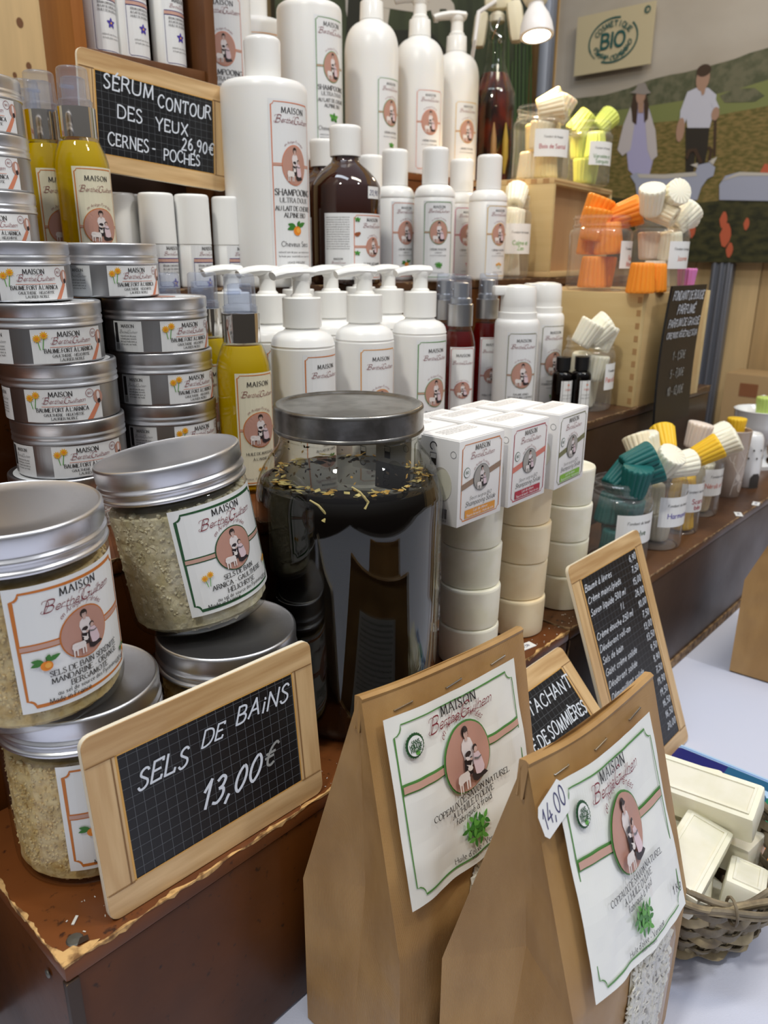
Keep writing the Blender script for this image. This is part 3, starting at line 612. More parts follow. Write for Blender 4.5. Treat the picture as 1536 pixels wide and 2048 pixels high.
def roll_on(tall=False):
    def f():
        r = .0168; t = thing('serum_bottle', 'serum bottle', 'bottle'); H = .041 if not tall else .105
        lathe('bottle_body', [(0, 0)]+rnd((r*.9, 0), (r, 0), (r, .003))+[(r, H-.001), (r*.97, H)], MATS['pet_white'], t, 40)
        lathe('cap', [(r*.97, H), (r*1.02, H+.0006), (r*.985, H+.042)]+rnd((r*.98, H+.044), (r*.97, H+.046), (r*.86, H+.0465))+[(0, H+.047)], MATS['white_cap'], t, 40)
        a = Art(); w = .03; h = .041 if not tall else .062
        z = h-.012; a.text('MAISON', .003, z+.0065, .0032, 'k_black', 2, 'serif'); script_name(a, .003, z+.0015, .021)
        a.rect(-w/2+.002, z-.0055, w/2, z-.001, 'k_navy', 1); a.rect(-w/2+.002, z-.0047, w/2, z-.0018, 'k_band', 2)
        a.line([(-w/2+.002, z-.003), (-w/2+.002, .003), (-w/2+.0035, .0015), (w/2-.001, .0015)], .0004, 'k_navy', 1)
        for k, s in enumerate(('SÉRUM CONTOUR DES YEUX', 'AU LAIT DE CHÈVRE ALPINE', 'HUILE DE BOURRACHE')): a.text(s, .003, z-.009-.0032*k, .0019, 'k_grey', 2, 'serif', maxw=.024)
        bloom(a, .003, z-.0245, .008, 'k_violet', 2, 5)
        for k in range(2): greek(a, .003, z-.035-.003*k, .02, .0016, seed=k)
        a.build('label', t, cylmap(r, .003 if tall else .0005), base=(-w/2, 0, w/2, h-.001, 'paper_satin')); return t
    return Kind(f)
def litre_pump(col, icon):
    def f():
        r = .0405; t = thing('litre_pump_bottle', 'bottle', 'bottle')
        lathe('bottle_body', [(0, 0)]+rnd((r*.9, 0), (r, 0), (r, .006))+[(r, .08), (r, .16)]+rnd((r, .165), (r, .198), (.02, .206), 8)+[(.0165, .209), (.016, .212)], MATS['pet_white'], t, 56)
        lathe('pump_collar', [(.0172, .209), (.0178, .2095), (.017, .232), (.0165, .233), (.009, .234), (.0085, .236)], MATS['pump_white'], t, 36)
        pump_head(t, .2345, s=1.45, az=pi*.85)
        a = Art(); w, H = .05, .118
        maison(a, w, H, col, .6, .31, [('CRÈME DOUCHE', .36, .07, 'serif', 'k_black'), ('AU LAIT DE CHÈVRE ALPINE', .315, .045, 'serif', 'k_grey'), ('VERVEINE CITRONNEE', .06, .04, 'serif', 'k_grey')], (icon, .02, .22, .13), .91, .85, ms=.085, ns=.66, asp=1.2)
        a.build('label', t, cylmap(r, .012), base=(-w/2, 0, w/2, H, 'paper_satin')); return t
    return Kind(f)
def airless():
    r = .0255; t = thing('airless_pump_bottle', 'bottle', 'bottle')
    lathe('bottle_body', [(0, 0)]+rnd((r*.9, 0), (r, 0), (r, .005))+[(r, .06), (r, .106)]+rnd((r, .11), (r*.99, .116), (r*.86, .1175))+[(r*.84, .118)], MATS['pet_white'], t, 48)
    lathe('collar', [(r*.86, .1175), (r*.86, .1245), (r*.82, .125), (r*.8, .125), (r*.8, .131)], MATS['pump_white'], t, 40)
    b = MB(); b.lathe([(r*.79, .13), (r*.8, .131), (r*.78, .149), (r*.72, .1525), (r*.4, .1545), (0, .155)], 40); b.box((-.031, -.0065, .143), (-.012, .0065, .1535), .0025)
    b.build('pump_head', MATS['pump_white'], t)
    a = Art(); w, H = .04, .1
    maison(a, w, H, 'k_olive', .52, .33, [('BAUME APRÈS', .29, .07, 'serif', 'k_black'), ('SHAMPOOING CHEVEUX', .255, .07, 'serif', 'k_black'), ('Au lait de chèvre Alpine', .21, .045, 'small', 'k_black')], ('mint', 0, .1, .13), .89, .82, ms=.1, ns=.74, asp=1.15)
    a.build('label', t, cylmap(r, .004), base=(-w/2, 0, w/2, H, 'paper_satin')); return t
def soap_carton(col, acc, size=(.054, .034, .062)):
    def f():
        w, d, h = size; t = thing('shampoo_bar_carton', 'carton', 'carton')
        mt = [MATS['carton_white']]
        b = MB(); b.box((-w/2, -d/2, 0), (w/2, d/2, h), .0006); b.build('carton', MATS['carton_white'], t)
        # tuck flap along the rear top edge, thin lid line
        b = MB(); b.box((-w/2+.001, -d/2+.0006, h), (w/2-.001, d/2-.001, h+.0006)); b.build('top_flap', MATS['carton_white'], t)
        a = Art()
        frame(a, w*.9, h*.92, .001, .0005, col, .05, 1, -w*.45, .0025)
        a.text('MAISON', 0, h*.86, .0036, 'k_black', 2, 'serif'); script_name(a, 0, h*.77, .028)
        a.poly([(-w*.44, h*.42), (w*.44, h*.58), (w*.44, h*.65), (-w*.44, h*.49)], acc[1], 1)
        portrait(a, 0, h*.52, .0098, 'k_grey', 3, 'k_grey2'); a.text('en Ariège-Pyrénées', 0, 0, .0019, 'k_red', 2, 'script', arc=(0, h*.52, .0108))
        a.text('Savon surgras BIO', 0, h*.285, .0026, 'k_black', 2, 'script', slant=.2); a.text('Shampooing Solide', 0, h*.215, .0036, 'k_black', 2, 'script', slant=.25, bold=1.2, maxw=w*.7)
        a.blob(-w*.32, h*.62, .0037, .0037, 'k_dkgreen', 1); a.blob(-w*.32, h*.62, .0033, .0033, 'paper_white', 2); a.text('BIO', -w*.32, h*.608, .0019, 'k_dkgreen', 3, 'sans')
        a.rect(-w*.34, h*.075, w*.34, h*.175, acc[0], 2); a.text('Lait de chèvre', 0, h*.135, .0022, 'k_white', 3, 'small'); a.text('Beurre de karité - Huile de ricin', 0, h*.09, .002, 'k_white', 3, 'small', maxw=w*.6)
        a.build('front_print', t, lambda u, v, q: (u, -d/2-q, v), 1.0)
        a = Art()
        a.blob(d*.06, h*.47, .0095, .0125, 'carton_shadow', 1, 28); a.blob(d*.115, h*.47, .0076, .0114, 'soap_ivory', 2, 24)
        for k in range(12): a.rect(-.005+k*.0011, h*.07, -.005+k*.0011+(.0007 if k % 3 else .0004), h*.19, 'k_black', 1)
        a.line([(-d*.16+.0028*cos(k*.449), h*.9+.0028*sin(k*.449)) for k in range(11)], .0008, 'k_black', 1); a.rect(-d*.24, h*.68, -d*.08, h*.76, 'k_black', 1); a.line([(-d*.24, h*.76), (-d*.24, h*.82), (-d*.08, h*.82), (-d*.08, h*.76)], .0004, 'k_black', 1)
        a.line([(d*.36+.0024*cos(k*.449), h*.84+.0024*sin(k*.449)) for k in range(14)], .0003, 'k_grey', 1, closed=True)
        a.text('3760330230021', .0015, h*.035, .0015, 'k_black', 1, 'sans')
        a.build('side_print', t, lambda u, v, q: (-w/2-q, -u, v), 1.0)
        a = Art()
        for k in range(4): greek(a, 0, d*(.3-.09*k), w*.7, .0018, 'k_grey', seed=k)
        a.build('top_print', t, lambda u, v, q: (u, v, h+.0006+q), 1.0)
        return t
    return Kind(f)
mat('carton_white', (240, 239, 238), .5); mat('carton_shadow', (196, 190, 178), .6); mat('k_grey2', (168, 165, 160), .5)
mat('soap_ivory', (246, 243, 226), .42, sss=.15, var=((238, 235, 212), 40, (1, 1, 1))); mat('soap_blush', (242, 226, 192), .42, sss=.15, var=((236, 216, 178), 40, (1, 1, 1)))
def puck(name_m):
    def f():
        t = lathe('soap_puck', [(0, .0), (.0226, .0), (.0236, .0008), (.0239, .003), (.0246, .0315), (.0246, .0326), (.0240, .0338), (.0225, .0342), (0, .0342)], MATS[name_m], None, 40, rf=lambda r, z, a, j, k: r*(1+.006*sin(3*a)+.004*sin(7*a+1)))
        tag(t, 'soap', 'soap'); return t
    return Kind(f)
# fluted wax melts
FL = {}
def fondant(col, label, loc, rot, scale=1.0, group=None):
    if col not in FL:
        c = MATS['wax_'+col]
        prof = [(0, .007), (.0045, .007), (.0055, .0005), (.0075, 0), (.0125, 0), (.0137, .0014), (.0142, .005), (.0170, .032), (.0171, .0343), (.0162, .0358), (0, .0362)]
        def rf(r, z, a, j, k): return r*(1+(.075*abs(sin(a*8))**.8-.05) if .001 < z < .0357 and r > .012 else 1)
        v, f = lathevf(prof[::1], 96, rf); me = bpy.data.meshes.new('wax_melt'); me.from_pydata(v, [], [tuple(q) for q in f]); me.update(); me.materials.append(c)
        me.polygons.foreach_set('use_smooth', [True]*len(me.polygons)); me.set_sharp_from_angle(angle=radians(50)); FL[col] = me
    o = bpy.data.objects.new('wax_melt', FL[col]); COL.objects.link(o); o.location = loc; o.rotation_euler = rot; o.scale = (scale,)*3
    return tag(o, label, 'wax melt', group)
for nm, c in dict(ivory=(246, 242, 222), cream=(246, 232, 200), warm=(250, 226, 160), lime=(214, 224, 110), orange=(246, 148, 40), teal=(22, 98, 96), yellow=(244, 198, 50), blush=(244, 228, 214), pistachio=(190, 214, 120), pink=(214, 130, 190)).items():
    mat('wax_'+nm, c, .5, sss=.25)
def melt_jar(r, h, lines, col, cats=None, lw=.05):
    """open clear plastic jar with a screw thread and a plain paper label"""
    t = thing('clear_jar', 'jar', 'jar')
    zb = h*.8; pr = [(0, .0015), (r*.75, .0012), (r*.82, 0)]+rnd((r*.88, 0), (r*.99, .001), (r*.985, h*.09))+[(r*.97, h*.4), (r*.985, h*.7)]+rnd((r, zb-.008), (r, zb), (r*.9, zb+.002))+[(r*.86, zb+.003), (r*.9, zb+.0045), (r*.9, zb+.006), (r*.86, zb+.0075), (r*.86, h*.93), (r*.9, h*.945), (r*.9, h*.965), (r*.86, h*.98), (r*.86, h), (r*.84, h)]
    lathe('jar_wall', pr, MATS['clear_plastic'], t, 56, cap=False)
    a = Art(); H = h*.36
    a.text('Fondant de bougie', 0, H*.68, .0032, 'k_black', 1, 'small', slant=.15)
    for k, s in enumerate(lines): a.text(s, 0, H*.3-.0075*k, .0058, col, 1, 'sans', bold=1.1, maxw=lw*.9)
    a.build('paper_label', t, cylmap(r*1.0, h*.3), base=(-lw/2, 0, lw/2, H, 'paper_white')); return t
USED = set()
def fill_melts(loc, r, h, cols, label, group, n_in, tops, scale=1.0, seed=1, maxz=None):
    """melts stacked loosely in rings inside the jar, then named ones heaped on top"""
    scale *= .96; rng = random.Random(seed); out = []; rr = r*.82-.0178*scale; lay = max(2, int(h*.98/(.0378*scale)))
    per = max(1, min(3, int(2*pi*rr/(.033*scale))))
    for j in range(lay):
        for k in range(per):
            a = rng.random()*.6+2*pi*k/per+j*1.1; z = loc[2]+.003+j*.038*scale
            fl = rng.random() < .5; rot = (pi if fl else 0, 0, rng.random()*6)
            if j: rot = (rot[0]+rng.uniform(-.14, .14), rng.uniform(-.14, .14), rot[2])
            zz = z+(.0364*scale if fl else 0)
            pa, pd = rr*(cos(a)*.675-sin(a)*.737), rr*(cos(a)*.701+sin(a)*.639); side = ('on the left' if pa < 0 else 'on the right') if abs(pa) > abs(pd) else ('at the front' if pd < 0 else 'at the back')
            lb = '%s, %s %s' % (label, ('bottom layer', 'second layer', 'top layer')[min(j, 2)], side)
            while lb in USED: lb = lb.replace(' layer on', ' layer, further back on') if 'further' not in lb and ' layer on' in lb else lb+' too'
            USED.add(lb); fondant(rng.choice(cols), lb, (loc[0]+rr*cos(a), loc[1]+rr*sin(a), zz), rot, scale, group)
    for (c, lab, dx, dy, dz, rx, ry, rz) in tops:
        fondant(c, lab, (loc[0]+dx, loc[1]+dy, loc[2]+dz), (rx, ry, rz), scale, group)
# ================================================================== the place
ZT, Z1, Z2, Z3, Z4 = -.15, 0.0, .135, .288, .44          # table, and the tops of the four steps
mat('cloth', (206, 211, 230), .7, bump=(900, .25, (1, 1, 1))); mat('floor_grey', (120, 112, 104), .6)
pine = wood('pine', (214, 180, 122), (184, 142, 86), 2, 7, .55, ring=5)
def plane_map(o, ux, uy):
    o, ux, uy = Vector(o), Vector(ux).normalized(), Vector(uy).normalized(); n = ux.cross(uy)
    return lambda u, v, h: o+ux*u+uy*v+n*h
fl = box('floor', (-2, -3, -.95), (3, 3, -.9), MATS['floor_grey']); fl['kind'] = 'structure'
YW = 1.24; XW = P(1094, 100, y=YW).x
wb = bpy.data.objects.new('wall_back', None); COL.objects.link(wb); wb['kind'] = 'structure'
wr = bpy.data.objects.new('wall_right', None); COL.objects.link(wr); wr['kind'] = 'structure'
pm = []
for k in range(4):
    c = [(224, 192, 140), (214, 180, 128), (228, 198, 146), (218, 186, 134)][k]; pm.append(wood('pine_%d' % k, c, tuple(int(v*.86) for v in c), 2, 6+k, .55, ring=4+k))
x = -.6; k = 0
while x < XW:
    w = .142; box('plank', (x+.001, YW, -.9), (min(x+w, XW)-.001, YW+.02, 1.9), pm[k % 4], wb, .0012); x += w; k += 1
y = YW; k = 1
while y > -.5:
    w = .155; box('plank', (XW, y-w+.001, -.9), (XW+.02, y-.001, 1.9), pm[k % 4], wr, .0012); y -= w; k += 1
mat('knot', (112, 74, 44), .6)
kn = Art()
for (px, py, s) in ((40, 45, .005), (58, 132, .004), (30, 150, .003)):
    q = P(px, py, y=YW-.001); kn.blob(q.x, q.z, s, s*1.3, 'knot', 1)
kn.build('knot', wb, lambda u, v, h: (u, YW-.0006, v), -1)
# trestle table and its cloth
t = thing('display_table', 'table under the white cloth carrying the whole stepped display', 'table', (0, 0, 0))
box('tabletop', (-.55, -.55, ZT-.04), (1.74, 1.2, ZT-.006), pine, t)
for x, y in ((-.45, -.45), (1.6, -.45), (-.45, 1.12), (1.6, 1.12)): box('leg', (x, y, -.9), (x+.05, y+.05, ZT-.04), pine, t)
nx, ny = 120, 100; V = []; F = []
for j in range(ny+1):
    for i in range(nx+1):
        X = -.57+2.33*i/nx; Y = -.58+1.8*j/ny; z = ZT-.0012
        if Y < .27: z += .0008*noise.noise(Vector((X*6, Y*6, 0)))+.0014*max(0, noise.noise(Vector((X*2.2+Y*3, Y*9-X*4, 3))))**1.2
        V.append((X, Y, z))
for j in range(ny):
    for i in range(nx): a = j*(nx+1)+i; F.append((a, a+1, a+nx+2, a+nx+1))
n0 = len(V); ring = [i for i in range(nx+1)]
for i in range(nx+1): V.append((V[i][0], V[i][1]-.004-.003*sin(i*.6), -.85))
for i in range(nx): F.append((n0+i, n0+i+1, i+1, i))
tag(mesh('tablecloth', V, F, MATS['cloth']), 'white cloth with soft folds spread over the display table', 'tablecloth')
# ---- stained wooden chests that make the steps
def chest_mat(name, c, c2, c3):
    m = mat(name, c, .3, coat=.03, spec=.3, bump=(120, .12, (1, 1, 1)), var=(c2, 9, (1, 1, 1), (.35, .7))); N = m.node_tree.nodes; L = m.node_tree.links; b = N['Principled BSDF']
    t_ = N.new('ShaderNodeTexCoord'); n = N.new('ShaderNodeTexNoise'); n.inputs['Scale'].default_value = 170; n.inputs['Detail'].default_value = 6; L.new(t_.outputs['Object'], n.inputs[0])
    r = N.new('ShaderNodeValToRGB'); r.color_ramp.elements[0].position = .64; r.color_ramp.elements[1].position = .72; L.new(n.outputs[0], r.inputs[0])
    mx = N.new('ShaderNodeMix'); mx.data_type = 'RGBA'; mx.inputs[7].default_value = srgb(c3)
    src = b.inputs['Base Color'].links[0].from_socket; L.new(r.outputs[0], mx.inputs[0]); L.new(src, mx.inputs[6]); L.new(mx.outputs[2], b.inputs['Base Color'])
    n3 = N.new('ShaderNodeTexNoise'); n3.inputs['Scale'].default_value = 14; L.new(t_.outputs['Object'], n3.inputs[0]); mr = N.new('ShaderNodeMapRange'); mr.inputs[3].default_value = .22; mr.inputs[4].default_value = .5
    L.new(n3.outputs[0], mr.inputs[0]); L.new(mr.outputs[0], b.inputs['Roughness']); return m
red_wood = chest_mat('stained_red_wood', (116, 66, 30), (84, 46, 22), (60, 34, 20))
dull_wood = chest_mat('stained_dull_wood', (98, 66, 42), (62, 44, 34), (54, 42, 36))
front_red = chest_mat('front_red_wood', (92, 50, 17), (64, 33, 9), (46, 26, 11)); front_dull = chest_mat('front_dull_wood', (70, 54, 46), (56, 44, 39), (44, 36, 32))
mat('bare_wood', (214, 172, 112), .75, var=((120, 84, 48), 150, (1, 1, 1), (.42, .62)), bump=(200, .6, (1, 1, 1))); mat('bare_edge', (150, 122, 88), .7, var=((96, 72, 50), 120, (1, 1, 1), (.42, .58))); mat('dark_trim', (52, 36, 24), .45); mat('nail_grey', (120, 118, 110), .4, .8)
def wear(parent, p0, p1, n1, n2, wmax, seed, m='bare_edge', th=.0, n=90):
    """chipped strip of bare wood running along a box edge on both faces"""
    p0, p1, n1, n2 = Vector(p0), Vector(p1), Vector(n1), Vector(n2); L_ = (p1-p0).length; V = []; F = []
    for i in range(n+1):
        p = p0.lerp(p1, i/n); s = i/n*L_
        a = max(0, noise.noise(Vector((s*55, seed, 0)))*.8+noise.noise(Vector((s*260, seed, 4)))*.5+.32-th)*wmax
        b = max(0, noise.noise(Vector((s*60, seed+9, 0)))*.8+noise.noise(Vector((s*240, seed, 8)))*.5+.3-th)*wmax
        o = (n1+n2)*.00022
        V += [p+o-n2*a, p+o*1.0, p+o-n1*b]
    for i in range(n):
        a = i*3; F += [(a, a+3, a+4, a+1), (a+1, a+4, a+5, a+2)]
    mesh('worn_edge', V, F, MATS[m], parent, 60)
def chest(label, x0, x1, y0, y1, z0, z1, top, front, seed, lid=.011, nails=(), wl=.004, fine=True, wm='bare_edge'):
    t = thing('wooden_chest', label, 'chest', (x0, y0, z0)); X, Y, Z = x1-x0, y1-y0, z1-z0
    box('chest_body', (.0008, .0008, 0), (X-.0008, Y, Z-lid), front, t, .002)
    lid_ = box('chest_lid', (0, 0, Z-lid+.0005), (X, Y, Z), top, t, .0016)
    if fine:
        wear(t, (0, 0, Z), (X, 0, Z), (0, -1, 0), (0, 0, 1), wl, seed, wm, n=int(X/.0035)); wear(t, (0, Y, Z), (0, 0, Z), (-1, 0, 0), (0, 0, 1), wl, seed+3, wm, n=60)
        wear(t, (0, 0, 0), (0, 0, Z-lid), (-1, 0, 0), (0, -1, 0), wl*.8, seed+5, wm, th=.05, n=60)
    for p, ax in nails:
        M = Matrix.Translation(p) @ (Matrix.Rotation(-pi/2, 4, 'Y') if ax == 'x' else Matrix())
        MB().lathe([(0, -.001), (.0042 if ax == 'z' else .0024, 0), (.0036 if ax == 'z' else .002, .0006), (0, .0009)], 14, M=M).build('nail', MATS['nail_grey'], lid_)
    return t
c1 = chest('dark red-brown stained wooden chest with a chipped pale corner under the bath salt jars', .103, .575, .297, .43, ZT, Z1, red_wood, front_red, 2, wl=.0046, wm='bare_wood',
           nails=(((.011, .011, .1501), 'z'), ((-.0002, .022, .129), 'x'), ((-.0002, .006, .105), 'x')))
# the big chip at the corner, the dark corner moulding
V = [(0, 0), (.013, 0), (.02, .0025), (.016, .005), (.0105, .0055), (.009, .0085), (.004, .0085), (.0025, .013), (0, .017)]
box('corner_moulding', (-.0004, -.0006, 0), (.0065, .004, .139), MATS['dark_trim'], c1, .001)
a = Art(); a.poly(V, 'bare_wood', 1); a.build('bare_corner', c1, lambda u, v, h: (u-.0003, v-.0003, .1502+h), .002)
a = Art(); a.poly([(.010, .0062), (.0155, .0052), (.0165, .0085), (.013, .0095)], 'dark_trim', 2); a.build('lifted_chip', c1, lambda u, v, h: (u, v, .1506+h), .002)
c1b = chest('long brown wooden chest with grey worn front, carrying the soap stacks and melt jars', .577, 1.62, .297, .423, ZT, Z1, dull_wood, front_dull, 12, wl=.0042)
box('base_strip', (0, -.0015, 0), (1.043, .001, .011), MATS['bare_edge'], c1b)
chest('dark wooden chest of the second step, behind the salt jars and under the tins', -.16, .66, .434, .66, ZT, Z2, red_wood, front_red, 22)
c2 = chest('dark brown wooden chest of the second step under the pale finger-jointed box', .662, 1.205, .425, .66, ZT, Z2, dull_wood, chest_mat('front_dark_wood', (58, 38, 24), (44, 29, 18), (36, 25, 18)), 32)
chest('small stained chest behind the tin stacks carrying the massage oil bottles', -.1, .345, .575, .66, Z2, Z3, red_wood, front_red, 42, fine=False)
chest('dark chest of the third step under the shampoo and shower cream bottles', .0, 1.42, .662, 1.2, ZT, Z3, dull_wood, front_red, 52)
chest('stained chest of the top step under the one-litre pump bottles', .62, 1.5, .83, 1.2, Z3, Z4, red_wood, front_red, 62)
# ---- print on the walls
for nm, c in dict(b_sky=(186, 178, 166), b_sky2=(200, 190, 176), b_trees=(104, 104, 84), b_trees2=(126, 122, 98), b_field=(126, 132, 82), b_grass=(124, 108, 64), b_grass2=(98, 90, 50), b_dark=(62, 62, 42), b_skin=(172, 138, 118), b_shirt=(200, 200, 212), b_trouser=(52, 48, 44), b_dress=(176, 172, 206),
                  b_blouse=(196, 188, 188), b_hair=(72, 56, 46), b_goat=(166, 170, 188), b_goat2=(196, 190, 180), b_hat=(150, 142, 136), b_poppy=(192, 98, 70), b_green=(58, 66, 48), b_green2=(70, 92, 56), b_night=(38, 42, 38), b_white=(168, 164, 160)).items():
    mat(nm, c, .35)
mat('b_grass', (1, 1, 1)); 
def remix(name, c1_, c2_, sc, st, r=.4):
    if name in MATS: del MATS[name]
    mat(name, c1_, r, var=(c2_, sc, st, (.38, .62)))
remix('b_grass', (138, 118, 72), (98, 92, 48), 60, (1, 1, 3)); remix('b_dark', (72, 70, 44), (46, 48, 34), 40, (1, 1, 2)); remix('b_trees', (112, 110, 88), (84, 88, 66), 50, (1, 1, 1)); remix('b_green', (66, 76, 56), (42, 50, 40), 14, (1, 1, .25), .3); remix('b_sky', (190, 182, 170), (176, 166, 152), 3, (1, 1, 2), .3)
XB = XW-.03
def wall_uv(px, py):                      # right wall: u runs from the back corner towards the viewer's right
    q = P(px, py, x=XB); return (-q.y, q.z)
bn = thing('photo_banner', 'large printed banner of a couple walking with white goats in a meadow', 'banner', (0, 0, 0))
q0, q1 = wall_uv(1114, 100), wall_uv(1300, 523); uR = .25; zT = 1.35
box('banner_panel', (XB, -uR-.0, q1[1]), (XB+.012, -q0[0], zT), MATS['b_white'], bn)
box('edge_strip', (XB-.004, -q0[0], q1[1]), (XB+.012, -q0[0]+.018, zT), pine, bn)
a = Art(); ul, ur, vb, vt = q0[0], uR, q1[1], zT
def bp(pts, m, l): a.poly([wall_uv(*p) for p in pts], m, l)
a.rect(ul, vb, ur, vt, 'b_sky', 0)
def hz(px, py): return (px, py)
def band(top, m, l):                       # everything below a contour, down to the lower edge
    pts = [wall_uv(*p) for p in top]; pts = [(min(max(u, ul), ur), max(v, vb)) for u, v in pts]; a.poly(pts+[(ur, vb), (ul, vb)], m, l)
band([(1114, 200), (1160, 196), (1210, 190), (1260, 176), (1300, 160), (1340, 150), (1370, 145), (1420, 132), (1470, 118), (1500, 106), (1536, 96), (1620, 85), (1760, 70)], 'b_trees', 1)
band([(1114, 232), (1200, 225), (1300, 212), (1400, 196), (1470, 180), (1536, 160), (1760, 120)], 'b_field', 2)
bp([(1440, 192), (1470, 178), (1510, 176), (1530, 192), (1510, 204), (1450, 206)], 'b_trees', 3)
band([(1114, 262), (1200, 255), (1300, 246), (1400, 238), (1470, 224), (1536, 212), (1760, 190)], 'b_grass', 3)
band([(1114, 380), (1200, 392), (1300, 402), (1380, 408), (1450, 400), (1536, 392), (1760, 380)], 'b_dark', 4)
# woman in hat and long light clothes
bp([(1270, 205), (1262, 240), (1254, 300), (1258, 340), (1276, 358), (1300, 350), (1312, 300), (1306, 240), (1296, 208)], 'b_dress', 5)
bp([(1262, 214), (1248, 250), (1236, 300), (1246, 312), (1262, 300), (1270, 250)], 'b_blouse', 6); bp([(1296, 212), (1312, 260), (1316, 312), (1304, 322), (1296, 300), (1292, 250)], 'b_blouse', 6)
bp([(1268, 190), (1264, 214), (1266, 244), (1274, 250), (1277, 216), (1276, 192)], 'b_hair', 7); bp([(1290, 190), (1289, 216), (1290, 246), (1297, 238), (1299, 210), (1294, 188)], 'b_hair', 7); bp([(1277, 204), (1289, 204), (1288, 226), (1278, 226)], 'b_skin', 7); u, v = wall_uv(1283, 194); a.blob(u, v+.004, .0125, .02, 'b_skin', 8); bp([(1262, 186), (1272, 180), (1278, 168), (1292, 166), (1298, 180), (1304, 186), (1290, 190)], 'b_hat', 9)
# man in pale shirt, dark trousers, with a stick
bp([(1376, 184), (1394, 176), (1418, 176), (1434, 190), (1430, 220), (1420, 256), (1376, 256), (1372, 220)], 'b_shirt', 5)
bp([(1376, 184), (1362, 222), (1360, 248), (1370, 250), (1382, 214)], 'b_shirt', 6); bp([(1428, 188), (1440, 216), (1432, 222), (1422, 208)], 'b_shirt', 6)
bp([(1372, 256), (1420, 256), (1416, 300), (1408, 340), (1394, 342), (1392, 300), (1388, 345), (1372, 345)], 'b_trouser', 5)
u, v = wall_uv(1407, 158); a.blob(u, v, .0155, .025, 'b_skin', 6); a.blob(u, v+.017, .0165, .0125, 'b_hair', 7); bp([(1400, 170), (1414, 170), (1410, 188), (1405, 192)], 'b_skin', 6)
u, v = wall_uv(1362, 260); a.blob(u, v, .01, .026, 'b_skin', 6); u, v = wall_uv(1432, 228); a.blob(u, v, .009, .014, 'b_skin', 7); a.line([wall_uv(1432, 232), wall_uv(1430, 312)], .006, 'b_hair', 6)
# goats
bp([(1262, 352), (1275, 345), (1300, 352), (1330, 350), (1370, 352), (1392, 345), (1398, 330), (1420, 325), (1432, 335), (1428, 352), (1416, 358), (1404, 375), (1396, 400), (1370, 402), (1300, 400), (1276, 394), (1272, 368)], 'b_goat', 8)
bp([(1276, 348), (1330, 349), (1392, 344), (1396, 352), (1330, 358), (1280, 356)], 'b_goat2', 9); bp([(1382, 330), (1398, 326), (1396, 336)], 'b_goat2', 9); bp([(1418, 322), (1436, 314), (1428, 330)], 'b_goat2', 9)
a.line([wall_uv(*p) for p in ((1404, 326), (1392, 300), (1380, 302), (1374, 318))], .008, 'b_hair', 9); a.line([wall_uv(*p) for p in ((1420, 322), (1424, 300), (1418, 294))], .007, 'b_hair', 9)
bp([(1440, 400), (1440, 370), (1452, 352), (1480, 344), (1536, 346), (1640, 350), (1640, 405), (1536, 402)], 'b_goat', 8); bp([(1446, 362), (1480, 344), (1536, 346), (1640, 350), (1640, 356), (1536, 352), (1480, 352)], 'b_goat2', 9)
for px, py, s in ((1385, 460, .011), (1452, 470, .016), (1448, 440, .011), (1530, 350, .014), (1460, 500, .01), (1262, 410, .007), (1494, 448, .008), (1340, 470, .006), (1518, 385, .01), (1300, 480, .006)):
    u, v = wall_uv(px, py); a.poly([(u+s*cos(k)*.8*(1+.3*sin(5*k)), v+s*sin(k)*1.6*(1+.2*cos(4*k))) for k in [j*.62 for j in range(10)]], 'b_poppy', 6)
a.build('printed_scene', bn, lambda u, v, h: (XB-.0005-h, -u, v), -1, .0004)
# small card with the organic cosmetics mark
mat('card_beige', (200, 186, 152), .35); mat('card_teal', (40, 88, 84), .45)
cq = [P(p[0], p[1], x=XB-.02) for p in ((1155, 36), (1310, 0), (1302, 128), (1148, 152))]
c0 = sum(cq, Vector())/4; ux = ((cq[1]-cq[0])+(cq[2]-cq[3])).normalized(); wd = ((cq[1]-cq[0]).length+(cq[2]-cq[3]).length)/2; ht = ((cq[0]-cq[3]).length+(cq[1]-cq[2]).length)/2
uy = Vector((0, 0, 1)); uy = (uy-uy.dot(ux)*ux).normalized(); nn = ux.cross(uy)
cd = thing('certification_card', 'beige card with the teal oval BIO mark hung on the meadow banner', 'card', c0)
M3 = Matrix((ux, uy, nn)).transposed().to_4x4()
MB().box((-wd/2, -ht/2, -.004), (wd/2, ht/2, 0), 0, M=M3).build('card', MATS['card_beige'], cd)
a = Art(); R_ = ht*.425; sx_ = 1.14
def ov(r, a0, a1, w): a.line([(r*sx_*cos(radians(t_)), r*.86*sin(radians(t_))) for t_ in [a0+(a1-a0)*k/24 for k in range(25)]], w, 'card_teal', 1)
ov(R_, 75, 205, R_*.07); ov(R_, -115, 40, R_*.07); ov(R_, 205, 225, R_*.04)
a.text('BIO', 0, -R_*.27, R_*.55, 'card_teal', 2, 'bold', track=.2, cond=1.05, slant=.04)
for s_, top in (('COSMETIQUE', 1), ('CHARTE COSMEBIO', 0)):
    o_, tw_ = layout(s_, .22); n_ = len(s_)
    for i_, ch in enumerate(s_):
        an = radians((148-(i_/(n_-1))*116) if top else (192+(i_/(n_-1))*150)); rr = R_*(.72 if top else .76)
        a.text(ch, rr*sx_*cos(an), rr*.86*sin(an)-R_*.085, R_*.2, 'card_teal', 2, 'bold', rot=(an-pi/2 if top else an+pi/2)*.85)
a.text('R', wd*.4, ht*.36, ht*.05, 'card_teal', 1, 'sans'); a.line([(wd*.41+ht*.05*cos(k*.5), ht*.385+ht*.05*sin(k*.5)) for k in range(13)], .003, 'card_teal', 1, closed=True)
